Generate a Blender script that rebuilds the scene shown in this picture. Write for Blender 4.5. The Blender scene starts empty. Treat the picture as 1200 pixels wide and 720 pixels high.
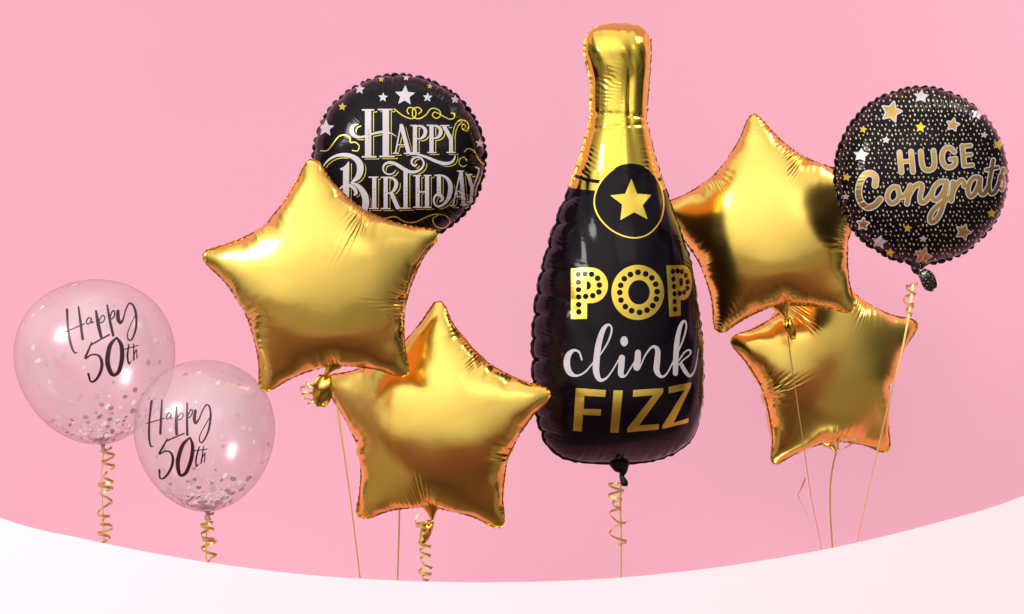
import bpy, math, random, os, sys
import numpy as np
from mathutils import Vector, Matrix, Euler
from mathutils.bvhtree import BVHTree
from mathutils.geometry import delaunay_2d_cdt

sc = bpy.context.scene
COL = sc.collection
D = 5.1            # camera distance to the plane of the balloons, metres
S = 0.0018         # metres per photo pixel at that plane
def at(x, y, Y=0.0):
    k = S * (Y + D) / D
    return Vector(((x - 600) * k, Y, (360 - y) * k))
def unit(Y): return S * (Y + D) / D

# ------------------------------------------------------------------ materials
def mat(name, base, rough=.4, metal=0., spec=.5, coat=0., extra=None):
    m = bpy.data.materials.new(name); m.use_nodes = True
    p = m.node_tree.nodes['Principled BSDF']
    p.inputs['Base Color'].default_value = (*base, 1)
    p.inputs['Roughness'].default_value = rough
    p.inputs['Metallic'].default_value = metal
    p.inputs['Specular IOR Level'].default_value = spec
    p.inputs['Coat Weight'].default_value = coat
    p.inputs['Coat Roughness'].default_value = .05
    if extra: extra(m, p)
    return m
def crinkle(scale, dist, mul=None, stretch=(1, 1, 1), rough=None):
    """fine foil crinkle: a procedural bump (and slight roughness variation)"""
    def f(m, p):
        nt = m.node_tree; N = nt.nodes.new; L = nt.links.new
        tc = N('ShaderNodeTexCoord'); mp = N('ShaderNodeMapping'); mp.inputs['Scale'].default_value = stretch
        L(tc.outputs['Object'], mp.inputs['Vector'])
        n = N('ShaderNodeTexNoise'); n.inputs['Scale'].default_value = scale; n.inputs['Detail'].default_value = 3
        n.inputs['Distortion'].default_value = .6
        L(mp.outputs['Vector'], n.inputs['Vector'])
        b = N('ShaderNodeBump'); b.inputs['Strength'].default_value = 1; b.inputs['Distance'].default_value = dist
        L(n.outputs['Fac'], b.inputs['Height']); L(b.outputs['Normal'], p.inputs['Normal'])
        if rough:
            r = N('ShaderNodeMapRange'); r.inputs['From Min'].default_value = .3; r.inputs['From Max'].default_value = .7
            r.inputs['To Min'].default_value = rough[0]; r.inputs['To Max'].default_value = rough[1]
            n2 = N('ShaderNodeTexNoise'); n2.inputs['Scale'].default_value = 9
            L(tc.outputs['Object'], n2.inputs['Vector'])
            L(n2.outputs['Fac'], r.inputs['Value']); L(r.outputs['Result'], p.inputs['Roughness'])
    return f
GOLD = (.92, .62, .13)
M_gold = mat('gold_foil', GOLD, .22, 1, extra=crinkle(14, .0004, rough=(.18, .25)))
M_goldseam = mat('gold_foil_seam', (.78, .52, .11), .42, 1, extra=crinkle(45, .002))
M_goldneck = mat('gold_foil_bottle_neck', (.86, .60, .09), .11, 1, extra=crinkle(20, .0006))
M_black = mat('black_foil', (.006, .003, .006), .12, 0, .15, 0, extra=crinkle(16, .0006))
M_blackseam = mat('black_foil_seam', (.006, .003, .006), .25, 0, .35)
M_pgold = mat('gold_print', (.88, .62, .10), .34, 1)
M_pgold2 = mat('dull_gold_print', (.62, .40, .13), .3, 1)
M_pyellow = mat('yellow_line_print', (.72, .58, .06), .3, .6)
M_pwhite = mat('white_print', (.63, .565, .575), .35, 0, .5)
M_psilver = mat('silver_print', (.62, .56, .58), .3, .35)
M_pblack = mat('black_print', (.006, .003, .006), .12, 0, .15, 0)
M_plum = mat('dark_plum_ink', (.045, .006, .016), .4)
M_ribbon = mat('gold_ribbon', (.93, .58, .19), .3, .5)
M_conf_w = mat('pale_confetti', (.97, .82, .86), .5)
M_conf_r = mat('rose_gold_confetti', (.78, .46, .50), .4, .1)

def clear_latex():
    m = bpy.data.materials.new('clear_latex'); m.use_nodes = True
    nt = m.node_tree; nt.nodes.clear(); N = nt.nodes.new; L = nt.links.new
    out = N('ShaderNodeOutputMaterial')
    tr = N('ShaderNodeBsdfTransparent')
    gl = N('ShaderNodeBsdfGlossy'); gl.inputs['Roughness'].default_value = .2
    df = N('ShaderNodeBsdfDiffuse'); df.inputs['Color'].default_value = (.98, .80, .86, 1)
    lw = N('ShaderNodeLayerWeight'); lw.inputs['Blend'].default_value = .5
    # skin looks denser where the eye passes through more of it, at the rim
    ramp = N('ShaderNodeValToRGB'); ramp.color_ramp.elements[0].position = .0
    ramp.color_ramp.elements[0].color = (.97, .955, .96, 1)
    ramp.color_ramp.elements[1].position = 1; ramp.color_ramp.elements[1].color = (.78, .62, .69, 1)
    e = ramp.color_ramp.elements.new(.75); e.color = (.95, .92, .935, 1)
    L(lw.outputs['Facing'], ramp.inputs['Fac']); L(ramp.outputs['Color'], tr.inputs['Color'])
    m1 = N('ShaderNodeMixShader'); m1.inputs['Fac'].default_value = .09
    noise = N('ShaderNodeTexNoise'); noise.inputs['Scale'].default_value = 7
    tc = N('ShaderNodeTexCoord'); L(tc.outputs['Object'], noise.inputs['Vector'])
    mr = N('ShaderNodeMapRange'); mr.inputs['From Min'].default_value = .35; mr.inputs['From Max'].default_value = .7
    mr.inputs['To Min'].default_value = .13; mr.inputs['To Max'].default_value = .32
    L(noise.outputs['Fac'], mr.inputs['Value']); L(mr.outputs['Result'], m1.inputs['Fac'])
    L(tr.outputs[0], m1.inputs[1]); L(df.outputs[0], m1.inputs[2])
    fr = N('ShaderNodeMath'); fr.operation = 'MULTIPLY_ADD'; pw = N('ShaderNodeMath'); pw.operation = 'POWER'; pw.inputs[1].default_value = 4.5
    L(lw.outputs['Facing'], pw.inputs[0]); L(pw.outputs[0], fr.inputs[0]); fr.inputs[1].default_value = .75; fr.inputs[2].default_value = .10
    m2 = N('ShaderNodeMixShader'); L(fr.outputs[0], m2.inputs['Fac']); L(m1.outputs[0], m2.inputs[1]); L(gl.outputs[0], m2.inputs[2])
    L(m2.outputs[0], out.inputs['Surface'])
    return m
M_clear = clear_latex()
M_latexneck = mat('clear_latex_knot', (.75, .5, .55), .3)

def wall_mat():
    def f(m, p):
        nt = m.node_tree; N = nt.nodes.new; L = nt.links.new
        tc = N('ShaderNodeTexCoord'); n = N('ShaderNodeTexNoise'); n.inputs['Scale'].default_value = 1.3; n.inputs['Detail'].default_value = 4
        L(tc.outputs['Object'], n.inputs['Vector'])
        r = N('ShaderNodeValToRGB'); r.color_ramp.elements[0].position = .3; r.color_ramp.elements[1].position = .7
        r.color_ramp.elements[0].color = (.775, .362, .458, 1); r.color_ramp.elements[1].color = (.790, .373, .470, 1)
        L(n.outputs['Fac'], r.inputs['Fac']); L(r.outputs['Color'], p.inputs['Base Color'])
    return mat('pink_paint', (.85, .36, .46), .85, 0, .2, extra=f)
M_wall = wall_mat()
M_panelback = mat('toned_board_back', (.38, .33, .26), .8, 0, .2)  # tone chosen to subdue the back's orange reflection in the stars
M_floor = mat('studio_floor_paint', (.24, .21, .17), .6, 0, .3, extra=crinkle(30, .0005))
M_panel = mat('white_board_paint', (.79, .665, .715), .7, 0, .2)

# ------------------------------------------------------------------ object helpers
def empty(name, loc, label, cat, rot=(0, 0, 0), group=None):
    o = bpy.data.objects.new(name, None); COL.objects.link(o); o.location = loc; o.rotation_euler = rot
    o['label'] = label; o['category'] = cat
    if group: o['group'] = group
    return o
def make_mesh(name, V, F, m, parent=None, smooth=True, normals=None):
    me = bpy.data.meshes.new(name); V = np.asarray(V, float)
    me.from_pydata(V.tolist(), [], F.tolist() if isinstance(F, np.ndarray) else F)
    me.materials.append(m)
    if smooth: me.polygons.foreach_set('use_smooth', [True] * len(me.polygons))
    if normals is not None: me.normals_split_custom_set_from_vertices([tuple(n) for n in normals])
    me.update()
    o = bpy.data.objects.new(name, me); COL.objects.link(o)
    if parent: o.parent = parent
    return o
def used(V, F):
    F = np.asarray(F); u, inv = np.unique(F.ravel(), return_inverse=True)
    return V[u], inv.reshape(F.shape)
def world_mat(loc, rot): return Matrix.Translation(loc) @ Euler(rot).to_matrix().to_4x4()
def tube(name, P, R, m, parent=None, seg=10, caps=True):
    P = [Vector(p) for p in P]; V = []; F = []; n = len(P)
    up = Vector((0, 1, 0.01))
    for i, p in enumerate(P):
        t = (P[min(i + 1, n - 1)] - P[max(i - 1, 0)]).normalized()
        a = t.cross(up).normalized(); b = a.cross(t)
        r = R[i] if hasattr(R, '__len__') else R
        ra, rb = r if hasattr(r, '__len__') else (r, r)
        for k in range(seg):
            th = 2 * math.pi * k / seg; V.append(p + a * ra * math.cos(th) + b * rb * math.sin(th))
    for i in range(n - 1):
        for k in range(seg):
            F.append([i * seg + k, i * seg + (k + 1) % seg, (i + 1) * seg + (k + 1) % seg, (i + 1) * seg + k])
    if caps: F.append(list(range(seg))[::-1]); F.append([(n - 1) * seg + k for k in range(seg)])
    return make_mesh(name, [tuple(v) for v in V], F, m, parent)
def catmull(P, n=8):
    P = np.array(P, float); Q = np.vstack([2 * P[0] - P[1], P, 2 * P[-1] - P[-2]]); out = []
    for i in range(1, len(Q) - 2):
        for t in np.linspace(0, 1, n, endpoint=False):
            a, b, c, d = Q[i - 1:i + 3]
            out.append(.5 * ((2 * b) + (-a + c) * t + (2 * a - 5 * b + 4 * c - d) * t * t + (-a + 3 * b - 3 * c + d) * t ** 3))
    out.append(P[-1]); return np.array(out)
def wob(x, seed=0):
    r = np.random.RandomState(seed); s = 0
    for k in range(5): s = s + np.sin(x * r.uniform(.5, 3.2) * (k + 1) * .6 + r.uniform(0, 6.28)) * r.uniform(.5, 1)
    return s / 2.5
# ------------------------------------------------------------------ inflating a foil star: cut two flat stars, weld them, blow them up
def resample(P, ds):
    P = np.array(P, float); Q = np.vstack([P, P[:1]])
    L = np.r_[0, np.cumsum(np.linalg.norm(np.diff(Q, axis=0), axis=1))]
    n = max(8, int(round(L[-1] / ds))); t = np.arange(n) * L[-1] / n
    return np.c_[np.interp(t, L, Q[:, 0]), np.interp(t, L, Q[:, 1])]
def star_outline(rm, pw, tip):
    pts = []
    for k in range(5):
        a0 = math.pi / 2 + k * 2 * math.pi / 5; a1 = a0 + 2 * math.pi / 5
        A = np.array([math.cos(a0), math.sin(a0)]); B = np.array([math.cos(a1), math.sin(a1)])
        c = np.array([math.cos((a0 + a1) / 2), math.sin((a0 + a1) / 2)]) * rm; mid = (A + B) / 2
        for t in np.linspace(0, 1, 40, endpoint=False):
            f = 1 - abs(2 * t - 1) ** pw
            pts.append(A * (1 - t) + B * t + (c - mid) * f)
    Q = resample(pts, .01); k = max(1, int(tip / .01))
    for _ in range(2): Q = sum(np.roll(Q, i, 0) for i in range(-k, k + 1)) / (2 * k + 1)
    return Q
def cut_sheets(outline, ds, seam):
    B = resample(outline, ds); n = len(B)
    T = np.roll(B, -1, 0) - np.roll(B, 1, 0); T /= np.linalg.norm(T, axis=1)[:, None]
    Fr = B + np.c_[T[:, 1], -T[:, 0]] * seam
    rng = np.random.RandomState(3); G = []
    for j, y in enumerate(np.arange(B[:, 1].min(), B[:, 1].max(), ds * .87)):
        xs = np.arange(B[:, 0].min() + (j % 2) * ds / 2, B[:, 0].max(), ds); G.append(np.c_[xs, np.full(len(xs), y)])
    G = np.vstack(G); G = G + rng.uniform(-.12, .12, G.shape) * ds
    x, y = G[:, 0:1], G[:, 1:2]; C = np.roll(B, -1, 0)
    cond = ((B[:, 1] > y) != (C[:, 1] > y)) & (x < (C[:, 0] - B[:, 0]) * (y - B[:, 1]) / (C[:, 1] - B[:, 1] + 1e-12) + B[:, 0])
    dist = np.sqrt(((G[:, None, :] - B[None]) ** 2).sum(2)).min(1)
    G = G[(cond.sum(1) % 2 == 1) & (dist > ds * .62)]
    r = delaunay_2d_cdt([Vector(p) for p in np.vstack([B, G])], [(i, (i + 1) % n) for i in range(n)], [], 1, 1e-6)
    vs = np.array([tuple(v) for v in r[0]]); T = np.array(r[2]); ni = len(G)
    V = np.zeros((2 * n + 2 * ni, 3)); V[:n, :2] = B; V[n:n + ni, :2] = G; V[n + ni:n + 2 * ni, :2] = G; V[n + 2 * ni:, :2] = Fr
    V[n:n + ni, 2] = ds * .15; V[n + ni:n + 2 * ni, 2] = -ds * .15
    a, b, c = vs[T[:, 0]], vs[T[:, 1]], vs[T[:, 2]]
    m = (b[:, 0] - a[:, 0]) * (c[:, 1] - a[:, 1]) - (b[:, 1] - a[:, 1]) * (c[:, 0] - a[:, 0]) < 0
    T[m] = T[m][:, ::-1]
    Tb = T[:, ::-1].copy(); Tb[Tb >= n] += ni
    i = np.arange(n); j = (i + 1) % n; o = n + 2 * ni
    Tf = np.vstack([np.c_[i, i + o, j + o], np.c_[i, j + o, j]])
    return V, np.vstack([T, Tb, Tf]), n, np.r_[np.zeros(2 * len(T), int), np.ones(len(Tf), int)], B
def inflate(V, T, frames, nb):
    me = bpy.data.meshes.new('flat'); me.from_pydata(V.tolist(), [], T.tolist()); me.update()
    o = bpy.data.objects.new('flat', me); COL.objects.link(o)
    m = o.modifiers.new('c', 'CLOTH'); s = m.settings
    s.quality = 8; s.mass = .3; s.air_damping = 1
    s.tension_stiffness = 700; s.compression_stiffness = 60; s.shear_stiffness = 70; s.bending_stiffness = .1
    s.tension_damping = s.compression_damping = s.shear_damping = 5
    s.use_pressure = True; s.uniform_pressure_force = 20; s.effector_weights.gravity = 0
    m.collision_settings.use_collision = False
    sc.frame_start = 1; sc.frame_end = frames; m.point_cache.frame_start = 1; m.point_cache.frame_end = frames
    for f in range(1, frames + 1): sc.frame_set(f)
    e = o.evaluated_get(bpy.context.evaluated_depsgraph_get()).to_mesh()
    W = np.empty(len(V) * 3); e.vertices.foreach_get('co', W); W = W.reshape(-1, 3)
    bpy.data.objects.remove(o); bpy.data.meshes.remove(me); sc.frame_set(1)
    a = V[:nb] - V[:nb].mean(0); c = W[:nb].mean(0); b = W[:nb] - c
    U, _, Vh = np.linalg.svd(b.T @ a); d = np.sign(np.linalg.det(U @ Vh))
    return (W - c) @ (U @ np.diag([1, 1, d]) @ Vh)
def loop_sub(V, T, lab):
    n = len(V); E = np.vstack([T[:, [0, 1]], T[:, [1, 2]], T[:, [2, 0]]]); O = np.r_[T[:, 2], T[:, 0], T[:, 1]]
    Sx = np.sort(E, 1); key = Sx[:, 0].astype(np.int64) * n + Sx[:, 1]
    u, inv, cnt = np.unique(key, return_inverse=True, return_counts=True)
    ea, eb = u // n, u % n; m = len(u); dim = V.shape[1]
    opp = np.zeros((m, dim)); np.add.at(opp, inv, V[O])
    man = cnt == 2; P = (V[ea] + V[eb]) / 2; P[man] = (V[ea[man]] + V[eb[man]]) * .375 + opp[man] * .125
    shp = ~man; sh = np.zeros(n, int); np.add.at(sh, ea[shp], 1); np.add.at(sh, eb[shp], 1)
    nv = np.zeros(n); ns = np.zeros((n, dim))
    np.add.at(nv, ea, 1); np.add.at(nv, eb, 1); np.add.at(ns, ea, V[eb]); np.add.at(ns, eb, V[ea])
    k = np.maximum(nv, 3); b = (5 / 8 - (3 / 8 + np.cos(2 * np.pi / k) / 4) ** 2) / k
    Q = V * (1 - k * b)[:, None] + ns * b[:, None]
    ss = np.zeros((n, dim)); a, c = ea[shp], eb[shp]; np.add.at(ss, a, V[c]); np.add.at(ss, c, V[a])
    s2 = sh == 2; Q[s2] = V[s2] * .75 + ss[s2] * .125; Q[sh > 2] = V[sh > 2]
    e0, e1, e2 = inv.reshape(3, -1) + n; a, b_, c = T.T
    T2 = np.vstack([np.c_[a, e0, e2], np.c_[b_, e1, e0], np.c_[c, e2, e1], np.c_[e0, e1, e2]])
    return np.vstack([Q, P]), T2, np.tile(lab, 4)
def vnormals(V, T):
    N = np.zeros_like(V); f = np.cross(V[T[:, 1]] - V[T[:, 0]], V[T[:, 2]] - V[T[:, 0]])
    for i in range(3): np.add.at(N, T[:, i], f)
    return N / (np.linalg.norm(N, axis=1)[:, None] + 1e-12)
def inflated_star():
    V, T, nb, lab, B = cut_sheets(star_outline(.70, 2.0, .07), .026, .034)
    W = inflate(V, T, 45, nb)
    # a slack, not fully blown balloon: broad smooth faces, shallow arcs between the points
    d = np.sqrt(((V[:, None, :2] - B[None]) ** 2).sum(2)).min(1); t = np.clip((d - .10) / .18, 0, 1); w = (t * t * (3 - 2 * t))[:, None]
    E = np.vstack([T[:, [0, 1]], T[:, [1, 2]], T[:, [2, 0]]]); E = np.unique(np.sort(E, 1), axis=0); n = len(W)
    cnt = (np.bincount(E[:, 0], minlength=n) + np.bincount(E[:, 1], minlength=n))[:, None]
    for it in range(65):
        if it == 60: w = np.full_like(w, .6); w[:nb] = .45; w[nb + 2 * ((n - 2 * nb) // 2):] = .6
        s = np.stack([np.bincount(E[:, 0], W[E[:, 1], c], n) + np.bincount(E[:, 1], W[E[:, 0], c], n) for c in range(3)], 1) / cnt
        W = W + (s - W) * w * .6
    a = np.arctan2(W[:, 1], W[:, 0]); r = np.hypot(W[:, 0], W[:, 1]); g = np.clip(r / .45, 0, 1); g = g * g * (3 - 2 * g)
    m = (.5 - .5 * np.cos(5 * (a - math.pi / 2)))
    k5 = np.round((a - math.pi / 2) / (.4 * math.pi)); dl = a - math.pi / 2 - k5 * .4 * math.pi       # fuller arms
    q = np.clip((r - .2) / .3, 0, 1); a2 = a + math.radians(6.5) * np.sin(5 * dl) * q * q * (3 - 2 * q) * (1 - .35 * np.clip((r - .7) / .2, 0, 1))
    W[:, 0] = r * np.cos(a2); W[:, 1] = r * np.sin(a2)
    W[:, :2] *= (1 + .14 * m ** .8 * g)[:, None]; zm = np.abs(W[:, 2]).max(); hh = np.abs(W[:, 2]) / zm; W[:, 2] *= .86 * np.clip(hh + .03, 0, 1) ** -.12
    T2, l2 = T, lab
    X = np.hstack([W, V])                              # subdivide shape and cutting pattern together
    for _ in range(2): X, T2, l2 = loop_sub(X, T2, l2)
    return X[:, :3], X[:, 3:], T2, l2, B
def star_variant(base, turn, mirror, seed, amp=1.0):
    """same cut, its own creases: fine gathers run in from the weld"""
    W, P, T, lab, B = base
    a = turn * 2 * math.pi / 5; R = np.array([[math.cos(a), -math.sin(a), 0], [math.sin(a), math.cos(a), 0], [0, 0, 1]])
    W = W @ R.T; T = T.copy()
    body = T[lab == 0]
    N = vnormals(W, body)
    q = P[:, :2]; d = np.full(len(q), 9.); s = np.zeros(len(q))
    for i0 in range(0, len(q), 20000):
        dd = ((q[i0:i0 + 20000, None, :] - B[None]) ** 2).sum(2); k = dd.argmin(1)
        d[i0:i0 + 20000] = np.sqrt(dd[np.arange(len(k)), k])
        # continuous arc coordinate: project on the local tangent
        t = np.roll(B, -1, 0) - np.roll(B, 1, 0); t /= np.linalg.norm(t, axis=1)[:, None]; h = .026
        s[i0:i0 + 20000] = k * h + ((q[i0:i0 + 20000] - B[k]) * t[k]).sum(1)
    ang = np.arctan2(q[:, 1], q[:, 0]); mid = .5 - .5 * np.cos((ang - math.pi / 2) * 5)   # 1 between two points of the star
    z = np.sign(P[:, 2]) * 9.7
    zone = np.clip(.35 + .9 * wob(s * 2.1 + z, seed), 0, 1.3) * (.25 + mid)
    reach = .10 + .12 * np.clip(wob(s * 3.3 + z, seed + 5), -.5, 1)
    reach = np.maximum(reach, .05) * (.7 + .9 * mid)
    env = np.exp(-(d / reach) ** 2) * np.clip(d / .05, 0, 1) * zone
    rip = np.sin(2 * math.pi * (s / .030 + .6 * wob(s * 4, seed + 9)) + d * 8) + .5 * np.sin(2 * math.pi * (s / .051 + wob(s * 3, seed + 2)))
    W = W + N * (amp * 0.0064 * env * rip)[:, None]
    # long soft dents further in
    env2 = np.exp(-((d - .1) / .12) ** 2) * mid
    W = W + N * (amp * .007 * env2 * wob(s * 16 + z, seed + 3))[:, None]
    # ruffled weld
    fr = np.zeros(len(W), bool); fr[np.unique(T[lab == 1])] = True; fr[np.unique(body)] = False
    W[fr, 2] += .0022 * np.sin(2 * math.pi * s[fr] / .055 + 2 * wob(s[fr] * 5, seed))
    W[fr] *= (1 + .004 * np.sin(2 * math.pi * s[fr] / .043 + 3 * wob(s[fr] * 4, seed + 1)))[:, None]
    if mirror: W[:, 0] *= -1; T = T[:, ::-1]
    return np.c_[W[:, 0], -W[:, 2], W[:, 1]], T, lab
# ------------------------------------------------------------------ print: drawn as distance fields, cut out as thin film and laid on the foil
class Ink:
    def __init__(s, x0, y0, x1, y1, h=.6):
        s.x0, s.y0, s.h = x0, y0, h
        s.nx = int((x1 - x0) / h) + 2; s.ny = int((y1 - y0) / h) + 2
        s.f = np.full((s.ny, s.nx), 9.0)
    def win(s, x0, y0, x1, y1, pad=6):
        i0 = max(0, int((x0 - pad - s.x0) / s.h)); i1 = min(s.nx, int((x1 + pad - s.x0) / s.h) + 2)
        j0 = max(0, int((y0 - pad - s.y0) / s.h)); j1 = min(s.ny, int((y1 + pad - s.y0) / s.h) + 2)
        if i1 <= i0 or j1 <= j0: return None
        X, Y = np.meshgrid(s.x0 + np.arange(i0, i1) * s.h, s.y0 + np.arange(j0, j1) * s.h)
        return (slice(j0, j1), slice(i0, i1)), X, Y
    def put(s, sl, v, cut): s.f[sl] = np.maximum(s.f[sl], -v) if cut else np.minimum(s.f[sl], v)
    def seg(s, a, b, ra, rb, cut=False):
        r = max(ra, rb); w = s.win(min(a[0], b[0]) - r, min(a[1], b[1]) - r, max(a[0], b[0]) + r, max(a[1], b[1]) + r)
        if not w: return
        sl, X, Y = w; dx, dy = b[0] - a[0], b[1] - a[1]
        t = np.clip(((X - a[0]) * dx + (Y - a[1]) * dy) / (dx * dx + dy * dy + 1e-9), 0, 1)
        s.put(sl, np.hypot(X - a[0] - t * dx, Y - a[1] - t * dy) - (ra + (rb - ra) * t), cut)
    def stroke(s, P, n=7, cut=False, k=1.0, straight=False):
        """P: (x, y, width) points"""
        Q = np.array(P, float) if straight else catmull(P, n)
        for a, b in zip(Q[:-1], Q[1:]): s.seg(a, b, max(.2, a[2] * k / 2), max(.2, b[2] * k / 2), cut)
    def line(s, P, w, **kw): s.stroke([(p[0], p[1], w) for p in P], **kw)
    def poly(s, P, cut=False):
        P = np.array(P, float); w = s.win(P[:, 0].min(), P[:, 1].min(), P[:, 0].max(), P[:, 1].max())
        if not w: return
        sl, X, Y = w; d = np.full(X.shape, 1e9); ins = np.zeros(X.shape, bool)
        for a, b in zip(P, np.roll(P, -1, 0)):
            dx, dy = b - a; t = np.clip(((X - a[0]) * dx + (Y - a[1]) * dy) / (dx * dx + dy * dy + 1e-9), 0, 1)
            d = np.minimum(d, np.hypot(X - a[0] - t * dx, Y - a[1] - t * dy))
            if abs(dy) > 1e-9: ins ^= ((a[1] > Y) != (b[1] > Y)) & (X < dx * (Y - a[1]) / dy + a[0])
        s.put(sl, np.where(ins, -d, d), cut)
    def dot(s, x, y, rx, ry=None, cut=False, rot=0):
        ry = ry or rx; r = max(rx, ry); w = s.win(x - r, y - r, x + r, y + r)
        if not w: return
        sl, X, Y = w; c, n = math.cos(rot), math.sin(rot); u = (X - x) * c + (Y - y) * n; v = -(X - x) * n + (Y - y) * c
        s.put(sl, (np.hypot(u / rx, v / ry) - 1) * min(rx, ry), cut)
    def star(s, x, y, r, rot=0, inner=.45, cut=False, sx=1.0, sy=1.0):
        s.poly([(x + sx * (r if k % 2 == 0 else r * inner) * math.sin(rot + k * math.pi / 5),
                 y - sy * (r if k % 2 == 0 else r * inner) * math.cos(rot + k * math.pi / 5)) for k in range(10)], cut)
    def shifted(s, dx, dy):
        o = Ink.__new__(Ink); o.__dict__.update(s.__dict__); i, j = int(round(dx / s.h)), int(round(dy / s.h))
        f = np.full_like(s.f, 9.0); f[max(0, j):s.ny + min(0, j), max(0, i):s.nx + min(0, i)] = s.f[max(0, -j):s.ny - max(0, j), max(0, -i):s.nx - max(0, i)]
        o.f = f; return o
    def new(s, f): o = Ink.__new__(Ink); o.__dict__.update(s.__dict__); o.f = f; return o
    def grow(s, d): return s.new(s.f - d)
    def minus(s, o): return s.new(np.maximum(s.f, -o.f))
    def plus(s, o): return s.new(np.minimum(s.f, o.f))

class Skin:
    """the balloon surface the print lies on: found along sight lines when the artwork is laid out, then real film on the foil"""
    def __init__(s, objs, front_only=True):
        V = []; F = []; N = []; k = 0
        for o in objs:
            M = np.array(o.parent.matrix_world @ o.matrix_world if False else world_of(o)); me = o.data
            v = np.empty(len(me.vertices) * 3); me.vertices.foreach_get('co', v); v = v.reshape(-1, 3)
            n = np.empty(len(me.vertices) * 3); me.vertices.foreach_get('normal', n); n = n.reshape(-1, 3)
            me.calc_loop_triangles(); t = np.empty(len(me.loop_triangles) * 3, int); me.loop_triangles.foreach_get('vertices', t); t = t.reshape(-1, 3)
            V.append(v @ M[:3, :3].T + M[:3, 3]); nn = n @ np.linalg.inv(M[:3, :3]); N.append(nn / np.linalg.norm(nn, axis=1)[:, None]); F.append(t + k); k += len(v)
        s.V = np.vstack(V); s.N = np.vstack(N); s.F = np.vstack(F)
        s.bvh = BVHTree.FromPolygons(s.V.tolist(), s.F.tolist())
        s.cam = Vector((0, -D, 0))
    def lay(s, pts, off, min_face=.06):
        P = np.full((len(pts), 3), np.nan); Nn = np.zeros((len(pts), 3))
        for i, (x, y) in enumerate(pts):
            d = (at(x, y) - s.cam).normalized(); loc, nr, fi, _ = s.bvh.ray_cast(s.cam, d)
            if loc is None: continue
            f = s.F[fi]; a, b, c = s.V[f]; l = np.array(loc); v0, v1, v2 = b - a, c - a, l - a
            d00, d01, d11, d20, d21 = v0 @ v0, v0 @ v1, v1 @ v1, v2 @ v0, v2 @ v1; den = d00 * d11 - d01 * d01 + 1e-20
            v = (d11 * d20 - d01 * d21) / den; w = (d00 * d21 - d01 * d20) / den
            n = s.N[f[0]] * (1 - v - w) + s.N[f[1]] * v + s.N[f[2]] * w; n /= np.linalg.norm(n) + 1e-12
            dn = -(n @ np.array(d))
            if dn < min_face: continue
            P[i] = l + n * off; Nn[i] = n
        return P, Nn
def world_of(o):
    M = Matrix.LocRotScale(o.location, o.rotation_euler, o.scale)
    return world_of(o.parent) @ M if o.parent else M
def film(name, ink, skin, m, parent, off=.0005, label=None):
    """marching squares over the distance field; every corner laid on the skin"""
    f, h = ink.f, ink.h; pts = []; idx = {}; F = []
    def V(key, x, y):
        if key not in idx: idx[key] = len(pts); pts.append((x, y))
        return idx[key]
    a = f[:-1, :-1] < 0; b = f[:-1, 1:] < 0; c = f[1:, 1:] < 0; d = f[1:, :-1] < 0
    js, is_ = np.nonzero(a | b | c | d)
    for j, i in zip(js.tolist(), is_.tolist()):
        cs = ((i, j), (i + 1, j), (i + 1, j + 1), (i, j + 1)); vals = [f[q[1], q[0]] for q in cs]; poly = []
        for k in range(4):
            p, q = cs[k], cs[(k + 1) % 4]; vp, vq = vals[k], vals[(k + 1) % 4]
            if vp < 0: poly.append(V(p, ink.x0 + p[0] * h, ink.y0 + p[1] * h))
            if (vp < 0) != (vq < 0):
                key = (min(p, q), max(p, q)); t = vp / (vp - vq)
                poly.append(V(key, ink.x0 + (p[0] + (q[0] - p[0]) * t) * h, ink.y0 + (p[1] + (q[1] - p[1]) * t) * h))
        if len(poly) > 2: F.append(poly[::-1])
    P, N = skin.lay(pts, off)
    bad = np.isnan(P[:, 0])
    F = [q for q in F if not bad[q].any()]
    keep = sorted({v for q in F for v in q}); mp = {v: k for k, v in enumerate(keep)}
    if not keep: print('[ no film', name); return None
    M = world_of(parent).inverted(); A = np.array(M)
    Vv = P[keep] @ A[:3, :3].T + A[:3, 3]; Nv = N[keep] @ np.array(world_of(parent))[:3, :3]
    Nv /= np.linalg.norm(Nv, axis=1)[:, None]
    # every quad's winding follows the skin (up is -y in the photo): faces look outward
    o = make_mesh(name, Vv, [[mp[v] for v in q] for q in F], m, parent, normals=Nv)
    if label: o['label'] = label
    return o

# ------------------------------------------------------------------ ribbons
def strip(name, P, W, half, m=None, parent=None):
    """flat ribbon: centre points P, width directions W (unit), half width"""
    V = []; F = []; n = len(P); th = .0002
    P = np.array([tuple(p) for p in P]); W = np.array([tuple(w) for w in W])
    T = np.gradient(P, axis=0); N = np.cross(T, W); N /= np.linalg.norm(N, axis=1)[:, None] + 1e-12
    hw = np.broadcast_to(half, (n,))
    for i in range(n):
        for sx, sn in ((-1, -1), (1, -1), (1, 1), (-1, 1)): V.append(P[i] + W[i] * hw[i] * sx + N[i] * th * sn)
    for i in range(n - 1):
        for k in range(4): F.append([i * 4 + k, i * 4 + (k + 1) % 4, i * 4 + 4 + (k + 1) % 4, i * 4 + 4 + k])
    F.append([0, 3, 2, 1]); F.append([4 * n - 4, 4 * n - 3, 4 * n - 2, 4 * n - 1])
    return make_mesh(name, V, F, m or M_ribbon, parent, smooth=False)
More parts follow.
